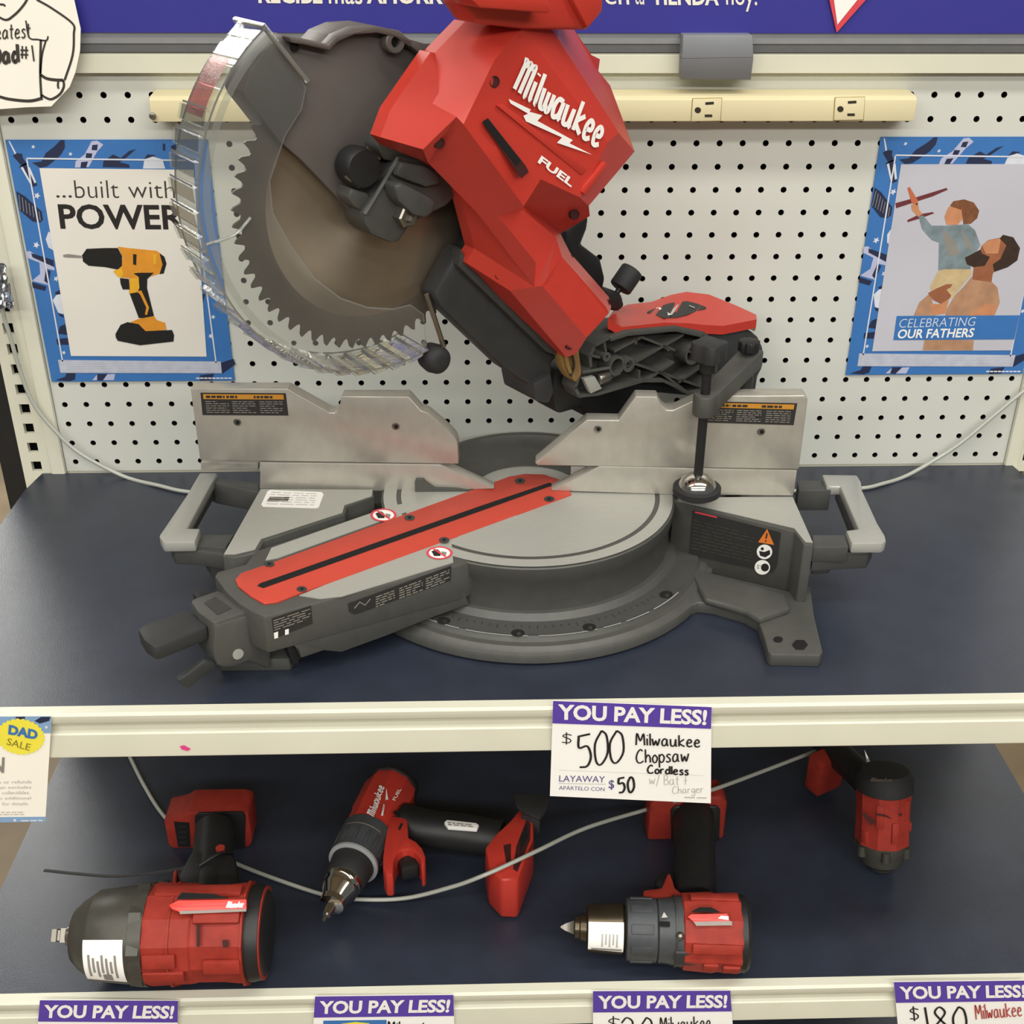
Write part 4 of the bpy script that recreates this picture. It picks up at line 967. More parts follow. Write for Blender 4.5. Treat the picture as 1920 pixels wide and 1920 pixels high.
# --- arbor cover
b = MB()
hprism(b, [(748, 294), (718, 345), (682, 398), (684, 420), (697, 440), (736, 457), (748, 455), (772, 420), (838, 386), (862, 362), (842, 330), (800, 303)], .034, .0, 'cast_mid', .003)
hprism(b, [(752, 302), (798, 310), (822, 326), (828, 345), (800, 352), (760, 338), (742, 330)], .042, .03, 'cast_mid', .003)
hprism(b, [(738, 349), (752, 341), (782, 356), (806, 368), (818, 378), (815, 398), (800, 410), (776, 404), (748, 378)], .052, .03, 'cast_mid', .003)
hprism(b, [(660, 352), (690, 362), (700, 382), (682, 398), (664, 388), (652, 372)], .03, .0, 'cast_mid', .002)
b.tube(HD([(747, 296), (684, 402)], .035), .002, 'cast', 8, 1)
b.build('arbor_cover', saw)
b = MB(); c = HD([(754, 402)], .034)[0]; b.lathe(c - SN*.004, SN, [(0, .0095), (.014, .0095), (.0155, .008), (.0155, .0052), (.010, .0048)], 'steel', 6); b.build('arbor_bolt', saw)
b = MB(); c = HD([(677, 314)], .03)[0]; b.lathe(c - SN*.015, SN, [(0, .0155), (.018, .0165), (.021, .0145), (.0215, .006)], 'black', 28)
b.tube(HD([(688, 276), (712, 298)], .034), .0012, 'steel', 6, 1); b.tube(HD([(648, 331), (673, 350)], .034), .0012, 'steel', 6, 1); b.build('spindle_lock_knob', saw)

# --- red motor housing, faceted
VX = dict(a=(872, 40, .056), b=(815, 99, .046), c=(807, 98, .058), e=(823, 173, .070), f=(811, 194, .075), g=(856, 219, .086), h=(927, 113, .092), i=(967, 65, .094), j=(980, 54, .092), k=(1139, 267, .094),
          l=(1032, 51, .084), m=(1133, 206, .088), o=(1160, 249, .086), p=(1190, 284, .072), q=(1074, 52, .03), r=(1109, 103, .03), s=(1125, 111, .028), t=(1122, 133, .03), v=(1144, 160, .03), w=(1171, 238, .04),
          x=(1104, 386, .086), y=(1087, 370, .094), z=(1014, 336, .094), A=(976, 378, .094), B=(869, 233, .092), C=(793, 280, .0795), D=(713, 257, .074), E=(732, 206, .070), F=(729, 276, .052), G=(803, 305, .055),
          N1=(848, 332, .05), N2=(862, 357, .046), N3=(890, 466, .045), O1=(905, 410, .066), O2=(933, 404, .080), O3=(979, 393, .080), O4=(1043, 446, .070), O5=(1005, 492, .080), O6=(1002, 538, .070),
          U=(1106, 405, .066), Wv=(1046, 433, .046), Vv=(982, 387, .078), Q1=(873, 492, .040), Q3=(956, 545, .056), R1=(1054, 482, .072), R2=(1024, 526, .080), S1=(1137, 576, .072), S2=(1142, 587, .070), S3=(1100, 633, .078), S4=(1017, 536, .078),
          T1=(1081, 663, .060), T2=(1062, 670, .052), T3=(1042, 659, .034), Q2=(872, 500, .028), Y1=(1051, 438, .040), Y2=(1069, 474, .044), Y3=(1141, 556, .048), Y4=(1146, 576, .052))
FX = ['a b e f g h', 'b c E D C g f e', 'a h i j', 'h g B', 'h B A Vv z y k j i', 'j k o m l', 'l m o p w v t s r q', 'k y x p o', 'D F G C', 'z Vv Wv U x y', 'A O3 Vv', 'C G N1 O1 O2 O3 A B g',
      'O2 O5 O4 O3', 'O3 O4 Wv Vv', 'N1 N2 N3 O6 O1', 'O1 O6 O5 O2', 'N3 Q1 Q3 O6', 'O5 O6 R2 R1 O4', 'R2 S4 S3 S2 S1 R1', 'O6 S4 R2', 'Q3 T2 T1 S3 S4 O6', 'Q1 Q2 T3 T2 Q3', 'O4 R1 S1 Y3 Y2 Y1', 'S1 S2 Y4 Y3', 'O4 Y1 Wv', 'Wv Y1 U' ]
keys = list(VX); VV = [AP(VX[k][0], VX[k][1], PH(VX[k][2])) for k in keys]; FF = [[keys.index(n) for n in f.split()] for f in FX]
def outward(f):
    P = [VV[i] for i in f]; s = sum((np.cross(P[i], P[(i+1) % len(P)]) for i in range(len(P))), np.zeros(3))
    c = sum(P)/len(P); return f if s @ (CAM - c) > 0 else f[::-1]
FF = [outward(f) for f in FF]
ed = {}
for f in FF:
    for i in range(len(f)): ed[(f[i], f[(i+1) % len(f)])] = 1
bd = [(p, q) for p, q in ed if (q, p) not in ed]
back = {}
for p, q in bd:
    for i in (p, q):
        if i not in back:
            d = (VV[i]-PV) @ SN; back[i] = len(VV); VV.append(VV[i] + SN*(max(.014, d - .015) - d) if d > .016 else VV[i] - SN*.01)
for p, q in bd: FF.append([q, p, back[p], back[q]])
bm = bmesh.new(); bv = [bm.verts.new(v) for v in VV]
for f in FF:
    try: bm.faces.new([bv[i] for i in f])
    except ValueError: pass
bmesh.ops.bevel(bm, geom=[e for e in bm.edges if len(e.link_faces) == 2 and e.calc_face_angle(0) > .12], offset=.0014, segments=2, profile=.5, affect='EDGES', clamp_overlap=True)
b = MB(); b.add_bm(bm, 'red')
mh = b.build('motor_housing', saw, smooth=18)
# raised pads, screw wells, vent slot, logo
lp = PH(.094)
b = MB()
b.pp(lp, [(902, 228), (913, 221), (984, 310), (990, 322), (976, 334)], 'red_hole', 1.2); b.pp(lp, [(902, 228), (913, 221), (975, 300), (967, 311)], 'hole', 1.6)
b.build('vent_slot', mh)
b = MB()
hprism(b, [(932, 198), (945, 196), (1101, 316), (1092, 328), (1088, 326)], .0950, .092, 'red', .0006)
hprism(b, [(1091, 360), (1095, 350), (1134, 303), (1140, 310), (1098, 366)], .0958, .090, 'red', .0006)
b.build('raised_rib', mh)
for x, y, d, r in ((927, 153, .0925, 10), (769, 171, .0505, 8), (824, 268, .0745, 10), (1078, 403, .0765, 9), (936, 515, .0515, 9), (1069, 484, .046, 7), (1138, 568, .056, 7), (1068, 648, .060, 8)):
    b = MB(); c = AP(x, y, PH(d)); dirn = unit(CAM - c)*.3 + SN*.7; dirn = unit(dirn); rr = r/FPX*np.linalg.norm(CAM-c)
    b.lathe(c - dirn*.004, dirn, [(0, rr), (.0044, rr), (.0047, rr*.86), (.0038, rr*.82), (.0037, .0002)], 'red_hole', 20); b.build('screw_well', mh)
b = MB()
b.hand(lp, 'Milwaukee', (961, 168), (1118, 276), (981, 110), .0041, 'white', 1.2, LOGO, .095)
def c1(x, y): return (700 + x*.27083, y*.27083)
b.pp(lp, [c1(*p) for p in ((930, 683), (1085, 757), (1075, 772), (1165, 797), (1130, 835), (1375, 968), (1352, 990), (1510, 1070), (1265, 987), (1300, 950), (1050, 838), (1033, 800), (1065, 785), (945, 715))], 'white', 1.2)
b.text(lp, 'FUEL', (1006, 304), (1069, 351), (1014, 291), 'white', .035, 1.2)
b.build('logo', mh)
b = MB(); hprism(b, [(742, 196), (722, 236), (706, 276), (720, 300), (800, 318), (862, 330), (900, 220), (890, 100), (812, 100)], .031, .0, 'cast_mid', .003)
hprism(b, [(880, 330), (905, 470), (1000, 540), (1060, 640), (1130, 570), (1060, 480), (1040, 430), (1100, 390), (1150, 280), (1060, 90), (900, 80)], .032, .012, 'charcoal', .003); b.build('gear_case', saw)
# --- operating handle above the motor
b = MB()
b.prism(HD([(862, -60), (866, 6), (893, 44), (980, 55), (1104, 57), (1132, 22), (1136, -50), (1080, -90), (900, -95)], .100), SN*-.030, 'red', .004)
b.prism(HD([(872, -60), (884, 0), (900, 15), (1030, 25), (1037, 19), (1024, -10), (990, -60)], .124), SN*-.03, 'red', .003)
b.prism(HD([(1050, -60), (1074, 0), (1103, 55), (1131, 23), (1136, -40)], .106), SN*-.04, 'red', .003)
b.build('operating_handle', saw)

# --- dark casting of the swing arm behind the motor
b = MB()
hprism(b, [(876, 470), (900, 440), (1000, 560), (1050, 640), (1052, 668), (1036, 680), (1034, 735), (1028, 757), (1004, 752), (994, 722), (948, 692), (828, 578), (814, 554), (838, 510), (864, 462)], .028, .003, 'charcoal', .006)
hprism(b, [(868, 470), (876, 490), (1052, 664), (1047, 668), (1025, 660), (860, 500)], .036, .02, 'cast_dark', .002)
hprism(b, [(1000, 720), (1034, 700), (1040, 735), (1030, 758), (1006, 753)], .035, -.02, 'charcoal', .003)
b.build('swing_arm', saw)
b = MB(); hprism(b, [(1050, 660), (1086, 655), (1092, 700), (1082, 718), (1066, 708), (1056, 690)], .042, .03, 'brass', .002)
b.tube(HD([(1060, 662), (1066, 690), (1078, 712)], .045), .002, 'brass', 6, 4); b.tube(HD([(1072, 660), (1076, 685), (1070, 705)], .046), .0016, 'gunmetal', 6, 4); b.build('cable_lead', saw)
b = MB(); hprism(b, [(1062, 430), (1106, 404), (1102, 430), (1091, 458), (1120, 480), (1127, 484), (1136, 522), (1130, 552), (1100, 540), (1060, 470)], -.012, -.06, 'black', .004); b.build('dust_port', saw)
# black base of the bevel head
b = MB(); hprism(b, [(1040, 690), (1037, 730), (1042, 770), (1050, 777), (1091, 765), (1103, 785), (1157, 784), (1192, 742), (1240, 738), (1340, 748), (1350, 700), (1100, 690)], .012, -.025, 'black', .004); b.build('bevel_base', saw)
# --- ribbed arm
OUT = [(1076, 729), (1085, 746), (1121, 742), (1206, 717), (1244, 717), (1271, 729), (1295, 743), (1320, 735), (1345, 700), (1345, 640), (1320, 622), (1266, 611), (1177, 619), (1143, 630), (1114, 646), (1104, 668), (1106, 690), (1087, 696)]
D0, D1 = .036, .016
b = MB(); hprism(b, OUT, D1, -.03, 'cast_dark', .001)
op = HD(OUT, D0); cc = sum(op)/len(op)
for i in range(len(OUT)):
    p, q = op[i], op[(i+1) % len(op)]; t = unit(q - p); inn = np.cross(SN, t); inn = inn if inn @ (cc - p) > 0 else -inn
    b.prism([p, q, q + inn*.0035, p + inn*.0035], SN*(D1-D0), 'cast')
# top flange catches the light
b.prism(HD([(1143, 632), (1177, 620), (1266, 612), (1320, 623), (1318, 634), (1266, 622), (1177, 631), (1146, 641)], D0+.001), SN*(D1-D0), 'cast', .001)
b.build('ribbed_arm', saw)
def c4(x, y): return (1020 + x/4.465, 480 + y/4.465)
b = MB()
for p, q in (((590, 800), (820, 680)), ((820, 680), (1100, 790)), ((1170, 660), (580, 1000)), ((560, 1010), (760, 900)), ((700, 880), (1330, 1100)), ((850, 1050), (1090, 890)), ((1130, 1060), (1360, 900)), ((1200, 790), (1370, 880)), ((1000, 750), (1050, 790)), ((780, 690), (770, 740)),
             ((500, 690), (520, 800)), ((380, 830), (470, 850)), ((960, 960), (1240, 1170)), ((800, 960), (800, 1050)), ((640, 980), (520, 1040))):
    p, q = HD([c4(*p), c4(*q)], D0-.003); t = unit(q-p); s_ = np.cross(SN, t)*.0013
    b.prism([p - s_, q - s_, q + s_, p + s_], SN*(D1-D0+.003), 'cast')
for (x, y), r0, r1 in (((1150, 775), .0125, .0095), ((510, 875), .0105, .0078), ((612, 865), .0080, .0045), ((425, 800), .005, .002)):
    c = HD([c4(x, y)], D1)[0]; b.lathe(c, SN, [(0, r0), (D0-D1-.001, r0), (D0-D1-.001, r1), (.002, r1), (.002, .0003)], 'cast', 24)
b.build('rib_web', saw)
b = MB(); hprism(b, [(1095, 711), (1116, 706), (1129, 729), (1108, 738)], D0+.004, D0-.002, 'machined', .0006); c0, c1_ = HD([(1120, 712), (1140, 706)], D0); b.cyl(c0, c1_, .0062, 'steel', 16, bev=.001); b.tube(HD([(1090, 698), (1142, 690)], D0), .002, 'cast', 6, 1); b.build('bevel_stop', saw)
# rear drum
b = MB(); hprism(b, [(1318, 640), (1345, 617), (1372, 612), (1402, 615), (1424, 630), (1434, 652), (1434, 688), (1424, 706), (1418, 746), (1330, 746)], .03, -.004, 'charcoal', .008); b.build('rear_drum', saw)
# red cover on top of the arm
fr_ = HD([(1140, 598), (1166, 613), (1205, 609), (1244, 605), (1290, 606), (1318, 609), (1356, 611), (1419, 599)], .033)
bk_ = [HD([q], e)[0] for q, e in zip([(1150, 582), (1177, 571), (1222, 566), (1257, 553), (1287, 547), (1329, 552), (1381, 573), (1418, 590)], (-.04, -.04, -.037, -.033, -.028, -.018, -.006, .006))]
V = fr_ + bk_ + [p - A3(0, 0, .010) for p in fr_] + [p - A3(0, 0, .02) for p in bk_]; n = len(fr_)
F = []
for i in range(n-1):
    F += [[i, i+1, n+i+1, n+i], [2*n+i, 2*n+i+1, i+1, i], [n+i, n+i+1, 3*n+i+1, 3*n+i], [2*n+i+1, 2*n+i, 3*n+i, 3*n+i+1]]
F += [[0, n, 3*n, 2*n], [n-1, 2*n+n-1, 3*n+n-1, n+n-1]]
b = MB(); b.add(V, F, 'red'); rc = b.build('arm_cover', saw, smooth=30)
def on_cover(i, v, h=.0012):
    k = int(i); f = i - k; p = fr_[k]*(1-f) + fr_[min(k+1, n-1)]*f; q = bk_[k]*(1-f) + bk_[min(k+1, n-1)]*f
    return p*(1-v) + q*v + A3(0, 0, h)
b = MB(); lo = {2: .48, 2.5: .28, 3: .12, 3.5: .14, 4: .24, 4.5: .36, 5: .5}; hi_ = {2: .52, 2.5: .6, 3: .64, 3.5: .66, 4: .66, 4.5: .62, 5: .54}; ks = sorted(lo)
for p, q in zip(ks, ks[1:]):
    b.prism([on_cover(p, lo[p]), on_cover(q, lo[q]), on_cover(q, hi_[q]), on_cover(p, hi_[p])], (0, 0, -.002), 'label_black')
b.ribbon([on_cover(2.5, .55, .002), on_cover(3.2, .2, .002)], UPV, .0045, 'white'); b.ribbon([on_cover(3.25, .2, .002), on_cover(3.5, .55, .002)], UPV, .003, 'ink_light'); b.ribbon([on_cover(4.1, .5, .002), on_cover(4.4, .45, .002)], UPV, .003, 'ink_light')
b.build('badge', rc)
# bevel knob
b = MB(); p0, p1 = HD([(1158, 566), (1164, 538)], -.004); ax = unit(p1 - p0 + SU*-.006); c = HD([(1162, 541)], -.004)[0]
ax = unit(AP(1182, 512, PH(-.004)) - c); b.cyl(c, c + ax*.024, .0122, 'rubber', 24, bev=.002); b.cyl(c - ax*.012, c, .003, 'black', 12)
b.build('bevel_knob', saw)
b = MB(); hprism(b, [(1138, 548), (1150, 544), (1166, 552), (1172, 574), (1160, 585), (1146, 582)], .004, -.016, 'black', .003); b.build('knob_bracket', saw)

# --- hold-down clamp on the right wing
cp = AP(1306, 926, FP(.0262)); cl0 = cp + A3(0, 0, .0008)
zz = np.linspace(.02, .4, 400)
def pix(w):
    q = CR @ (np.asarray(w) - CAM); return 960 + FPX*q[0]/q[2], 960 + FPX*q[1]/q[2]
def zfor(y): return min(zz, key=lambda h: abs(pix(cp + A3(0, 0, h))[1] - y))
h_boss0, h_boss1, h_knob0, h_knob1 = zfor(778), zfor(738), zfor(668), zfor(622)
zb0 = cp[2] + h_boss0; zb1 = cp[2] + h_boss1
b = MB()
b.cyl(A3(cp[0], cp[1], zb0), A3(cp[0], cp[1], zb1), .0115, 'cast', 28, bev=.002)
pa = A3(cp[0], cp[1], (zb0+zb1)/2); pb = AP(1402, 668, FP(-.040)); d_ = unit((pb - pa)*[1, 1, 0]); s_ = np.cross(UPV, d_)
hh = (zb1 - zb0)/2
b.frustum([pa + d_*.004 + s_*.010 - A3(0, 0, hh*.9), pa + d_*.004 - s_*.010 - A3(0, 0, hh*.9), pa + d_*.004 - s_*.010 + A3(0, 0, hh*.9), pa + d_*.004 + s_*.010 + A3(0, 0, hh*.9)],
          [pb + d_*.012 + s_*.012 - A3(0, 0, .012), pb + d_*.012 - s_*.012 - A3(0, 0, .012), pb + d_*.012 - s_*.012 + A3(0, 0, .006), pb + d_*.012 + s_*.012 + A3(0, 0, .006)], 'cast', .002)
hp = b.build('hold_down_clamp', saw)
b = MB(); b.lathe(cl0, UPV, [(0, .0225), (.0015, .0245), (.0075, .0245), (.009, .022)], 'rubber', 36); b.build('clamp_pad', hp)

b = MB(); b.lathe(cl0 + A3(0, 0, .007), UPV, [(0, .0195), (.004, .0190), (.009, .0158), (.013, .0105), (.015, .005)], 'chrome', 36); b.build('pad_dome', hp)
b = MB(); b.cyl(cp + A3(0, 0, .014), cp + A3(0, 0, h_knob0), .0048, 'black', 16)
b.build('clamp_rod', hp)
b = MB(); V = []
k0 = cp + A3(0, 0, h_knob0 - .004)
pts = []
for i in range(32):
    a = 2*math.pi*i/32; rr = .0135 + .0045*(0.5 + .5*math.cos(4*a)); pts.append(k0 + A3(rr*math.cos(a), rr*math.sin(a), 0))
b.prism(pts, (0, 0, h_knob1 - h_knob0 - .006), 'charcoal', .003); b.cyl(k0 - A3(0, 0, .012), k0 + A3(0, 0, .004), .008, 'black', 20); b.build('clamp_knob', hp)
b = MB(); b.cyl(pb*[1, 1, 0] + A3(0, 0, ZT-.03), pb - A3(0, 0, .006), .008, 'cast_dark', 20); b.build('clamp_post', hp)
b = MB(); kt = pb + A3(0, 0, .006); pts = []
for i in range(40):
    a = 2*math.pi*i/40; rr = .0105 + .001*math.cos(10*a); pts.append(kt + A3(rr*math.cos(a), rr*math.sin(a), 0))
b.prism(pts, (0, 0, .011), 'black', .001); b.build('post_knob', hp)
# ------------------------------------------------------------------ hand tools on the lower shelf
class Tool:
    """a tool lying on the lower shelf: axis from the nose (t=0) towards the rear, seen points give t"""
    def __init__(s, p0, p1, zc):
        s.zc = ZL + zc; s.o = AZ(p0[0], p0[1], s.zc); e = AZ(p1[0], p1[1], s.zc) - s.o; s.L = np.linalg.norm(e); s.e = e/s.L
        s.h = np.cross(UPV, s.e); m = (CAM - (s.o + s.e*s.L/2)); m = m - (m @ s.e)*s.e; s.m = unit(m); s.q = np.cross(s.m, s.e)
    def t(s, x, y): return float((AZ(x, y, s.zc) - s.o) @ s.e)
    def at(s, t, a=0.0, r=0.0):       # a degrees around the axis, 0 faces the viewer's side, positive upwards on the far side
        a = math.radians(a); return s.o + s.e*t + r*(math.cos(a)*s.m + math.sin(a)*s.q)
    def drum(s, b, prof, m, n=32, k=None):
        V = []; F = []
        for t, r in prof:
            for i in range(n):
                a = 360*(i+.5)/n; rr = r*(k(a) if k else 1); V.append(s.at(t, a, rr))
        for j in range(len(prof)-1):
            for i in range(n): F.append([j*n+i, j*n+(i+1) % n, (j+1)*n+(i+1) % n, (j+1)*n+i])
        F.append(list(range(n))[::-1]); F.append([(len(prof)-1)*n+i for i in range(n)]); b.add(V, F, m); return b
    def patch(s, b, t0, t1, a0, a1, r, m, n=12, r1=None):
        r1 = r if r1 is None else r1
        V = [s.at(t, a, rr) for a in np.linspace(a0, a1, n) for t, rr in ((t0, r), (t1, r1))]
        b.add(V, [[2*i, 2*i+1, 2*i+3, 2*i+2] for i in range(n-1)], m); return b
    def plane(s, r): return (s.o + s.m*r, s.m)

# --- big impact wrench
T = Tool((100, 1754), (506, 1748), .0535); X = lambda px: T.t(px, 1752)
iw = thing('impact_wrench', 'red and grey impact wrench with square drive lying at the left of lower shelf', 'impact wrench', (T.o + T.e*.1)*[1, 1, 0] + A3(0, 0, ZL))
b = MB(); T.drum(b, [(X(100), .006), (X(101), .0085), (X(110), .0088), (X(112), .0072), (X(116), .0072), (X(118), .0098), (X(142), .0098)], 'steel', 4); T.drum(b, [(X(128), .010), (X(142), .0125), (X(146), .0125)], 'steel', 20); b.build('anvil', iw)
b = MB(); T.drum(b, [(X(140), .010), (X(140.5), .022), (X(144), .027), (X(160), .035), (X(181), .0425), (X(186), .0445), (X(240), .0475), (X(262), .0485), (X(263), .0500), (X(288), .0510), (X(288), .04)], 'case_grey', 56)
T.drum(b, [(X(262), .046), (X(263), .053), (X(285), .053), (X(286), .046)], 'case_grey', 8); b.build('hammer_case', iw)
b = MB(); T.patch(b, X(182), X(256), -6, -68, .0447, 'paper', 14, .0487)
for k in range(7):
    t = X(191) + k*(X(248)-X(191))/7; r_ = .0447 + (t - X(182))/(X(256) - X(182))*.0040 + .0006; T.patch(b, t, t+.0022, -24 - (k % 3)*4, -58 + (k % 2)*8, r_, 'ink_grey', 8, r_ + .0001)
T.patch(b, X(216), X(232), -52, -64, .0473, 'ink_grey', 4, .0482); b.build('paper_label', iw)
b = MB(); T.drum(b, [(X(287), .040), (X(288), .0505), (X(300), .0520), (X(372), .0505), (X(376), .0490), (X(430), .0490), (X(458), .0505), (X(470), .0505), (X(472), .044)], 'red_worn', 12, lambda a: 1.0 if not 200 < a < 340 else .985)
for a0, t0, t1 in ((-52, 290, 365), (-30, 292, 352), (18, 380, 465), (-38, 400, 468), (52, 300, 460)):
    P = [T.at(X(t0), a0-9, .049), T.at(X(t1), a0-9, .049), T.at(X(t1), a0+9, .049), T.at(X(t0), a0+9, .049)]
    b.prism(P, (sum(P)/4 - T.at((X(t0)+X(t1))/2))*.12, 'red_worn', .002)
for px in (338, 470): T.drum(b, [(X(px-5), .045), (X(px-4), .0525), (X(px), .0525), (X(px+1), .045)], 'red_worn', 12)
body1 = b.build('motor_housing', iw, smooth=25)
b = MB(); pl = T.plane(.0535)
b.prism([AP(x, y, pl) for x, y in ((316, 1697), (334, 1688), (462, 1686), (462, 1706), (340, 1712), (322, 1705))], -T.m*.006, 'badge_red', .0008)
b.pp(pl, [(336, 1708), (462, 1704), (462, 1709), (338, 1714)], 'badge_grey', .4); b.hand(pl, 'Milwaukee', (424, 1702), (455, 1701), (428, 1691), .0011, 'white', .5, LOGO, .08)
b.pp(pl, [(340, 1673), (400, 1676), (430, 1684), (330, 1686)], 'hole', -1.5); lab(b.build('badge', body1), 'bright red badge with white lettering')
b = MB(); b.pp(pl, [(368, 1734), (375, 1734), (375, 1775), (368, 1775)], 'red_hole', -1.2); b.build('vent_slot', body1); b = MB(); b.pp(pl, [(416, 1763), (428, 1763), (428, 1776), (418, 1777)], 'red_hole', -1.2); b.build('vent_slot', body1)
b = MB(); T.drum(b, [(X(466), .040), (X(468), .0465), (X(480), .0478), (X(496), .0460), (X(503), .040), (X(506), .030), (X(506), .002)], 'black', 40); T.drum(b, [(X(497), .0462), (X(499), .0462), (X(500), .044)], 'red_worn', 40); b.build('rear_cap', iw)
b = MB(); zc = T.zc; hA = AZ(395, 1690, zc); hB = AZ(402, 1552, zc)
b.tube([hA, hA*.5 + hB*.5, hB], (.024, .0215), 'black', 20, 6, .95)
b.prism([AZ(x, y, zc+.02) for x, y in ((332, 1640), (360, 1590), (440, 1600), (450, 1650), (430, 1672), (340, 1668))], (0, 0, -.036), 'black', .006)
hn = b.build('handle', iw)
b = MB(); c = AZ(413, 1590, zc+.0235); b.cyl(c - A3(0, 0, .003), c + A3(0, 0, .0006), .005, 'red_worn', 14); b.build('button', hn)
b = MB(); b.prism([AZ(x, y, zc+.015) for x, y in ((324, 1636), (332, 1626), (330, 1664), (322, 1665))], (0, 0, -.03), 'red_worn', .002); b.prism([AZ(x, y, zc+.012) for x, y in ((275, 1668), (300, 1648), (318, 1645), (316, 1672), (278, 1680))], (0, 0, -.028), 'charcoal', .003); b.build('trigger', iw)
Yf = AZ(350, 1592, ZL)[1]; xa, xb = AY(310, 1560, Yf)[0], AY(471, 1560, Yf)[0]; ztop = AY(380, 1522, Yf)[2]
Yb = AZ(390, 1478, ztop)[1]
b = MB(); b.prism([A3(xa, Yf, ZL+.004), A3(xa+.006, Yf, ZL), A3(xb-.004, Yf, ZL), A3(xb, Yf, ZL+.01), A3(xb, Yf, ztop-.004), A3(xb-.01, Yf, ztop), A3(xa+.03, Yf, ztop), A3(xa+.022, Yf, ztop-.006), A3(xa, Yf, ztop-.012)], (0, Yb-Yf, 0), 'red_worn', .004); ft = b.build('battery_foot', iw)
pf = PY(Yf)
b = MB(); b.pp(pf, [(326, 1540), (355, 1542), (358, 1588), (334, 1588)], 'hole', .2)
for k in range(4): b.pp(pf, [(334, 1548+k*10), (350, 1548+k*10), (350, 1551+k*10), (335, 1551+k*10)], 'rubber', .5)
b.prism([AP(x, y, pf) for x, y in ((366, 1528), (372, 1522), (455, 1520), (461, 1528), (460, 1588), (368, 1588))], (0, -.003, 0), 'black', .001); b.build('battery_slot', ft)
b = MB()
b.tube([AZ(372, 1620, zc+.02), AZ(330, 1630, zc+.012), AZ(262, 1640, ZL+.056), AZ(205, 1643, ZL+.05), AZ(140, 1638, ZL+.046), AZ(83, 1632, ZL+.045)], .0022, 'black', 8, 6, .5)
b.tube([AZ(372, 1622, zc+.022), AZ(410, 1600, zc+.025), AZ(438, 1598, zc+.01)], .0022, 'black', 8, 5, .5)
tag(b.build('cable_tie', loc=AZ(83, 1632, ZL+.045)), 'long black plastic cable tie sticking out left from the impact wrench handle', 'cable tie')

# --- drill with silver chuck, pointing to the front left
T = Tool((612, 1716), (741, 1468), .034)
def Q(x, y): return T.t(x, y)
dr = thing('drill', 'red cordless drill with silver chuck pointing forward and black handle, second from left', 'drill', (T.o + T.e*.08)*[1, 1, 0] + A3(0, 0, ZL))
L = T.L
b = MB(); T.drum(b, [(0, .0045), (.012, .006), (.013, .0105), (.0145, .0135), (.021, .0145), (.022, .0125), (.024, .0135), (.034, .0190), (.036, .0200), (.037, .0185), (.042, .0195), (.044, .0212), (.049, .0212), (.051, .0195)], 'chrome', 40)
T.drum(b, [(-.007, .0022), (.002, .0028)], 'steel', 10); b.build('chuck', dr)
b = MB(); T.drum(b, [(.049, .0205), (.051, .0225), (.076, .0250), (.078, .024)], 'rubber', 40); b.build('chuck_sleeve', dr)
b = MB(); T.drum(b, [(.076, .027), (.077, .0292), (.080, .0292), (.081, .0275)], 'rail_light', 40); T.drum(b, [(.080, .0285), (.100, .0300), (.108, .0310), (.112, .0310), (.124, .0315), (.126, .028)], 'case_blue', 16, lambda a: 1.0)
for k in range(14): P = [T.at(.086, k*26-3, .029), T.at(.105, k*26-3, .030), T.at(.105, k*26+3, .030), T.at(.086, k*26+3, .029)]; b.prism(P, (sum(P)/4 - T.at(.095))*.05, 'case_blue', .0005)
T.patch(b, .1085, .1100, 60, -20, .0317, 'badge_grey', 12)
b.build('clutch_collar', dr)
b = MB(); T.drum(b, [(.120, .026), (.121, .0295), (.145, .0300), (.150, .0315), (L-.022, .0325), (L-.010, .0300), (L-.008, .026)], 'red', 10)
b.prism([AZ(x, y, T.zc+.018) for x, y in ((722, 1575), (730, 1530), (764, 1530), (766, 1570), (780, 1577), (792, 1590), (798, 1606), (797, 1620), (790, 1622), (787, 1608), (778, 1597), (765, 1591), (752, 1593), (743, 1602), (738, 1616), (737, 1638), (724, 1639), (718, 1628), (718, 1606))], (0, 0, -.034), 'red', .003)
db = b.build('motor_housing', dr, smooth=25)
pl = T.plane(.0318)
b = MB(); b.hand(pl, 'Milwaukee', (701, 1532), (720, 1477), (688, 1526), .0016, 'white', .6, LOGO, .08)
b.pp(pl, [(724, 1478), (728, 1500), (723, 1500), (718, 1530), (714, 1530), (719, 1508), (722, 1508)], 'white', .6); b.text(pl, 'FUEL', (741, 1502), (753, 1480), (735, 1500), 'white', .02, .6); b.build('logo', db)
b = MB()
b.pp(pl, [(737, 1524), (742, 1519), (750, 1530), (747, 1534)], 'hole', .5); b.build('vent_slot', db); b = MB()
b.pp(pl, [(746, 1555), (752, 1543), (760, 1548), (755, 1560)], 'hole', .5); b.build('vent_slot', db)
b = MB(); T.drum(b, [(L-.012, .027), (L-.010, .0318), (L-.001, .0305), (L+.003, .025), (L+.003, .002)], 'black', 36); b.build('rear_cap', dr)
zh = T.zc
b = MB(); b.tube([AZ(752, 1540, zh), AZ(800, 1553, zh), AZ(870, 1562, zh), AZ(940, 1574, zh)], .0225, 'black', 20, 6, .95); hd = b.build('handle', dr)
pz = PZ(zh + .0232); b = MB(); b.prism([AP(x, y, pz) for x, y in ((833, 1542), (838, 1537), (893, 1543), (898, 1547), (894, 1555), (840, 1551))], (0, 0, -.004), 'paper', .0003); b.fine(pz, [(840, 1541), (890, 1546), (888, 1552), (840, 1548)], 2, 'ink_grey', .6, .3, 5, 2); b.build('paper_label', hd)
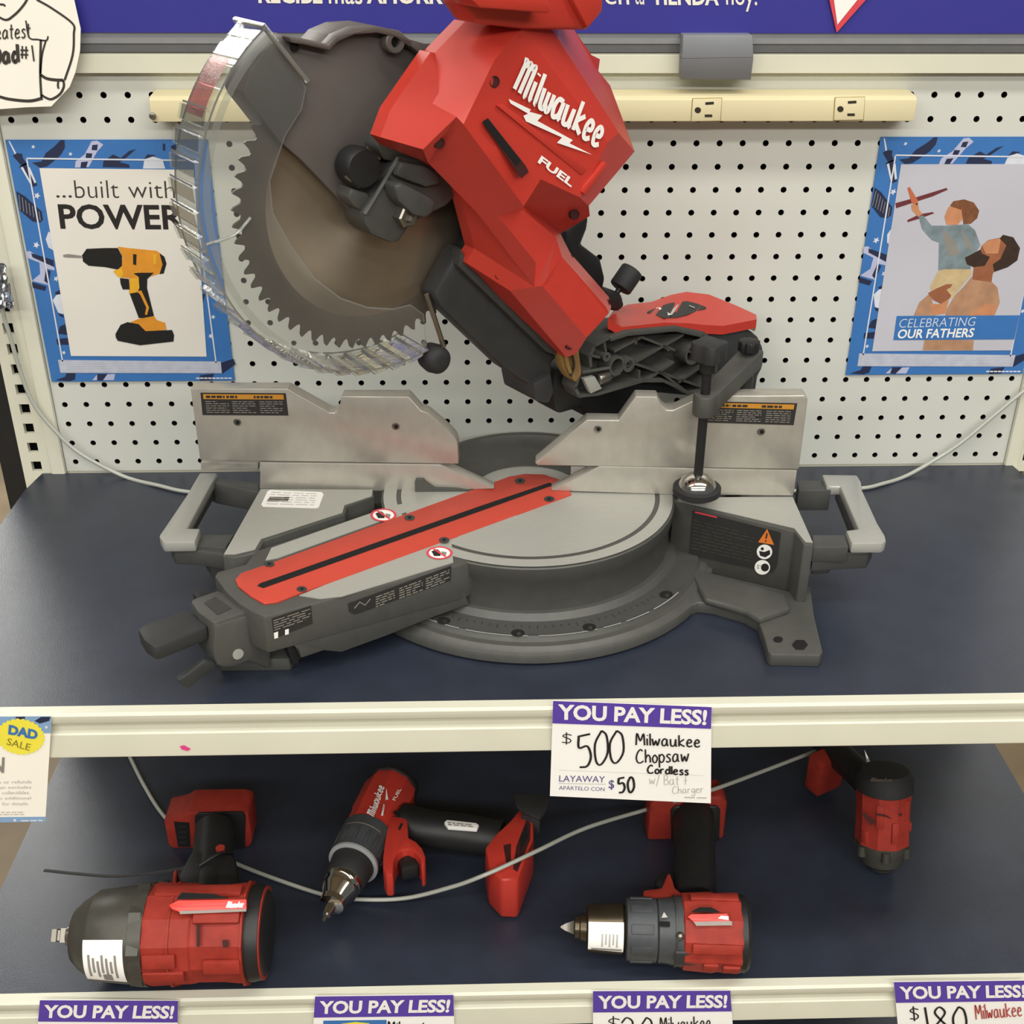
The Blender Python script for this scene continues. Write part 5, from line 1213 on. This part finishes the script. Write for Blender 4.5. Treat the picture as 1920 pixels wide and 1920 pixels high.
b = MB(); b.prism([AZ(x, y, zh+.008) for x, y in ((745, 1612), (764, 1598), (788, 1608), (788, 1622), (752, 1630))], (0, 0, -.02), 'black', .004); b.build('trigger', dr)
zt = ZL + .060
b = MB(); b.prism([AZ(x, y, zt) for x, y in ((909, 1588), (930, 1562), (956, 1538), (974, 1516), (1000, 1520), (1001, 1572), (972, 1650), (940, 1650), (916, 1625))], (0, 0, -.058), 'red', .004); fo = b.build('battery_foot', dr)
pz = PZ(zt); b = MB(); b.pp(pz, [(968, 1588), (988, 1535), (995, 1545), (994, 1575), (970, 1635), (962, 1630)], 'red_hole', .3); b.pp(pz, [(976, 1570), (988, 1545), (990, 1570), (975, 1600)], 'hole', .6); b.pp(pz, [(944, 1585), (958, 1582), (958, 1622), (950, 1625)], 'red_hole', .3)
b.build('battery_slot', fo)
b = MB(); b.prism([AZ(x, y, zt+.012) for x, y in ((962, 1490), (974, 1484), (1028, 1492), (1030, 1502), (1022, 1522), (1012, 1534), (985, 1522), (968, 1510))], (0, 0, -.006), 'charcoal', .002); b.prism([AZ(x, y, zt+.006) for x, y in ((980, 1518), (1014, 1530), (1012, 1540), (978, 1528))], (0, 0, -.02), 'charcoal', .001)
b.build('belt_clip', dr)

# --- dark hammer drill
T = Tool((1051, 1738), (1402, 1750), .0405); X = lambda px: T.t(px, 1744)
hd_ = thing('hammer_drill', 'worn red hammer drill with bronze chuck and white sticker, pointing left', 'hammer drill', (T.o + T.e*.1)*[1, 1, 0] + A3(0, 0, ZL))
b = MB(); T.drum(b, [(X(1051), .0008), (X(1060), .004), (X(1078), .0085), (X(1079), .0095), (X(1081), .0118)], 'steel', 3); T.drum(b, [(X(1076), .0085), (X(1078), .0115), (X(1086), .0118), (X(1088), .0135), (X(1099), .0150), (X(1100), .0215), (X(1102), .0240), (X(1166), .0262), (X(1168), .0245), (X(1173), .0235)], 'gunmetal', 40); b.build('chuck', hd_)
b = MB(); T.patch(b, X(1102), X(1167), 14, -58, .0244, 'paper', 14, .0266)
for k in range(5):
    t = X(1126) + k*(X(1160)-X(1126))/5; T.patch(b, t, t+.0018, -12, -44 + (k % 2)*6, .0256+.0002*k, 'ink_light', 8, .0256+.0002*k)
T.patch(b, X(1108), X(1164), -48, -53, .0262, 'ink_grey', 4, .0271); b.build('paper_label', hd_)
b = MB(); T.drum(b, [(X(1172), .026), (X(1174), .0312), (X(1182), .0322), (X(1228), .0325), (X(1231), .0305)], 'case_blue', 20)
for k in range(9): P = [T.at(X(1180), k*40-9, .0315), T.at(X(1222), k*40-9, .0315), T.at(X(1222), k*40+9, .0315), T.at(X(1180), k*40+9, .0315)]; b.prism(P, (sum(P)/4 - T.at(X(1200)))*.06, 'case_blue', .001)
b.build('clutch_collar', hd_)
b = MB(); T.drum(b, [(X(1230), .029), (X(1232), .0325), (X(1250), .033), (X(1270), .0355), (X(1282), .0360), (X(1284), .03)], 'case_blue', 18)
b.prism([T.at(X(t), a, .036) for t, a in ((1260, -58), (1300, -58), (1300, -32), (1260, -32))], T.m*.003 - UPV*.004, 'charcoal', .002)
T.drum(b, [(X(1261), .03), (X(1262), .0365), (X(1264), .0365), (X(1265), .03)], 'case_grey', 24); b.build('gear_case', hd_)
b = MB(); c = T.at(X(1268), -8, .036); b.ball(c, .0045, 'steel', 14)
pl = T.plane(.034); b.pp(pl, [(1245, 1710), (1252, 1720), (1240, 1721)], 'ink_light', .6); b.pp(pl, [(1237, 1727), (1256, 1728), (1256, 1738), (1237, 1737)], 'hole', .6); b.build('mode_marks', hd_)
b = MB(); T.drum(b, [(X(1274), .034), (X(1278), .0385), (X(1330), .0405), (X(1340), .0392), (X(1376), .0405), (X(1383), .0395), (X(1384), .034)], 'red_worn', 11)
for a0, t0, t1 in ((-58, 1312, 1340), (-62, 1348, 1380), (-24, 1290, 1380), (58, 1290, 1380)):
    P = [T.at(X(t0), a0-8, .0385), T.at(X(t1), a0-8, .0385), T.at(X(t1), a0+8, .0385), T.at(X(t0), a0+8, .0385)]
    b.prism(P, (sum(P)/4 - T.at((X(t0)+X(t1))/2))*.11, 'red_worn', .0015)
b.prism([AZ(x, y, T.zc+.02) for x, y in ((1206, 1668), (1240, 1664), (1250, 1640), (1256, 1634), (1262, 1650), (1266, 1664), (1300, 1690), (1290, 1712), (1240, 1694), (1206, 1686))], (0, 0, -.034), 'red_worn', .003)
hb = b.build('motor_housing', hd_, smooth=25)
pl = T.plane(.0425)
b = MB(); b.prism([AP(x, y, pl) for x, y in ((1289, 1719), (1296, 1714), (1364, 1713), (1369, 1728), (1302, 1730))], -T.m*.005, 'badge_red', .0006); b.pp(pl, [(1300, 1728), (1372, 1727), (1373, 1735), (1306, 1736)], 'badge_grey', .4); b.pp(pl, [(1346, 1722), (1352, 1717), (1366, 1718), (1366, 1725)], 'paper', .5)
b.pp(pl, [(1294, 1710), (1312, 1701), (1334, 1701), (1352, 1711)], 'hole', -1.2); b.build('badge', hb)
b = MB(); T.drum(b, [(X(1380), .032), (X(1382), .0385), (X(1392), .0390), (X(1399), .036), (X(1402), .028), (X(1402), .002)], 'black', 36); b.build('rear_cap', hd_)
zh = T.zc; b = MB(); b.tube([AZ(1302, 1688, zh), AZ(1302, 1640, zh), AZ(1302, 1590, zh), AZ(1300, 1520, zh)], .0235, 'black', 20, 6, .95); hh = b.build('handle', hd_)
b = MB(); b.prism([AZ(x, y, zh+.014) for x, y in ((1226, 1648), (1236, 1634), (1256, 1632), (1256, 1660), (1236, 1668))], (0, 0, -.024), 'black', .005); b.build('trigger', hd_)
Yf = AZ(1240, 1576, ZL)[1]; xa, xb = AY(1216, 1540, Yf)[0], AY(1362, 1530, Yf)[0]; ztop = ZL + .066
b = MB(); b.prism([A3(xa, Yf, ZL), A3(xb, Yf, ZL), A3(xb, Yf, ztop-.008), A3(xb-.008, Yf, ztop), A3(xa+.01, Yf, ztop), A3(xa, Yf, ztop-.01)], (0, .034, 0), 'red_worn', .004); hf = b.build('battery_foot', hd_)
b = MB(); b.prism([AP(x, y, PY(Yf)) for x, y in ((1257, 1516), (1266, 1508), (1344, 1508), (1350, 1516), (1348, 1572), (1258, 1572))], (0, -.004, 0), 'black', .002); b.build('battery_slot', hf)

# --- stubby tool standing on its nose at the right
base = AZ(1652, 1634, ZL); ax = unit(A3(-.02, .31, 1)); s1 = unit(np.cross(ax, A3(0, -1, 0))); s2 = np.cross(ax, s1)
st = thing('stubby_impact_driver', 'stubby red tool with black cap standing on its grey nose at the right', 'impact driver', base)
BO = base + ax*.004
b = MB(); b.lathe(BO, ax, [(0, .012), (.006, .016), (.010, .0235), (.020, .0265), (.026, .0275), (.030, .029), (.036, .029)], 'case_grey', 16)
for k in range(6):
    a = math.radians(60*k + 20); c = BO + ax*.022 + .028*(math.cos(a)*s1 + math.sin(a)*s2); b.cyl(c, c + ax*.012, .005, 'case_grey', 12)
b.build('nose', st)
b = MB(); b.lathe(BO, ax, [(.034, .027), (.036, .0305), (.060, .0300), (.085, .0305), (.098, .0310), (.100, .028)], 'red_worn', 9, .2)
for k, (z0, z1) in enumerate(((.040, .055), (.062, .090), (.045, .07), (.07, .094), (.05, .06))):
    a = math.radians(-150 + k*34); c = BO + .0285*(math.cos(a)*s1 + math.sin(a)*s2); b.box(c + ax*(z0+z1)/2, .004*(-math.sin(a)*s1 + math.cos(a)*s2), .0025*(math.cos(a)*s1 + math.sin(a)*s2), ax*(z1-z0)/2, 'red_worn', .001)
sb = b.build('motor_housing', st, smooth=25)
b = MB()
fp = (BO + A3(0, -.0315, 0) + ax*.07, unit(A3(0, -1, .31)))
b.pp(fp, [(1614, 1523), (1622, 1524), (1630, 1531), (1643, 1542), (1632, 1546), (1624, 1536)], 'red_hole', .8); b.pp(fp, [(1640, 1524), (1660, 1527), (1674, 1536), (1660, 1531), (1642, 1528)], 'red_hole', .8); b.pp(fp, [(1684, 1526), (1692, 1524), (1690, 1531)], 'red_hole', .8); b.build('vent_slot', sb)
b = MB(); b.lathe(BO, ax, [(.097, .029), (.099, .0322), (.112, .0318), (.118, .0280), (.121, .0262), (.1215, .0245), (.1212, .002)], 'rubber', 40); cpz = b.build('rear_cap', st)
b = MB(); pc = (BO + ax*.1215, ax); b.hand(pc, 'Milwaukee', (1632, 1466), (1672, 1467), (1634, 1459), .0010, 'badge_grey', .4, LOGO, .08); b.build('logo', cpz)
b = MB(); h0 = BO + ax*.085; h1 = AZ(1566, 1408, ZL+.055)
b.tube([h0, h0*.6 + h1*.4 + A3(0, 0, .002), h1, h1 + (h1-h0)*.35], .0175, 'black', 18, 6); b.build('handle', st)
c = AZ(1556, 1452, ZL+.04); b = MB(); b.box(c + A3(-.002, .012, -.004), A3(.018, .010, 0), A3(-.006, .011, 0), A3(0, 0, .026), 'red_worn', .004); b.build('battery_foot', st)
pt_ = (AZ(1632, 1430, ZL+.09), unit(A3(.2, -.8, .4)))
b = MB(); b.prism([AP(x, y, pt_) for x, y in ((1621, 1406), (1628, 1420), (1640, 1446), (1626, 1434), (1624, 1420))], A3(0, .0005, 0), 'paper'); b.build('paper_tag', st)

# --- steel security cables
b = MB()
p = [AY(2, 560, -.012), AY(8, 595, -.012), AY(18, 627, -.012), AY(38, 695, -.012), AY(62, 755, -.013), AY(100, 804, -.014), AY(150, 850, -.015)]
dz = ZD + .0028
p += [AZ(232, 893, dz), AZ(300, 911, dz), AZ(352, 922, dz)]
e = p[-1]; p += [A3(e[0]+.06, -.070, dz), A3(-.10, -.055, dz), A3(.10, -.045, dz), A3(.34, -.055, dz), A3(.42, -.075, dz), AZ(1610, 916, dz), AZ(1655, 907, dz), AZ(1700, 892, dz)]
p += [AY(1760, 858, -.016), AY(1805, 828, -.014), AY(1870, 774, -.013), AY(1917, 735, -.012), AY(1945, 712, -.01)]
b.tube(p, .0024, 'cable', 10, 8); tag(b.build('security_cable', loc=p[8]), 'braided steel cable looping from the left upright behind the saw to the right', 'cable', 'steel security cables')
b = MB(); q = lambda x, y, h: AZ(x, y, ZL + h)
p = [q(226, 1385, .004), q(240, 1412, .004), q(270, 1472, .004), q(306, 1528, .004), q(360, 1580, .004), q(433, 1615, .004), q(500, 1642, .004), q(602, 1676, .004), q(668, 1686, .005), q(760, 1684, .012), q(850, 1662, .040), q(905, 1642, .060), q(955, 1620, .0665), q(1010, 1594, .066),
     q(1100, 1552, .052), q(1215, 1517, .03), q(1290, 1495, .075), q(1358, 1473, .075), q(1470, 1431, .05), q(1582, 1388, .035), q(1620, 1372, .03)]
b.tube(p, .0024, 'cable', 10, 8); tag(b.build('security_cable', loc=p[8]), 'braided steel cable threaded through the tools on the lower shelf', 'cable', 'steel security cables')
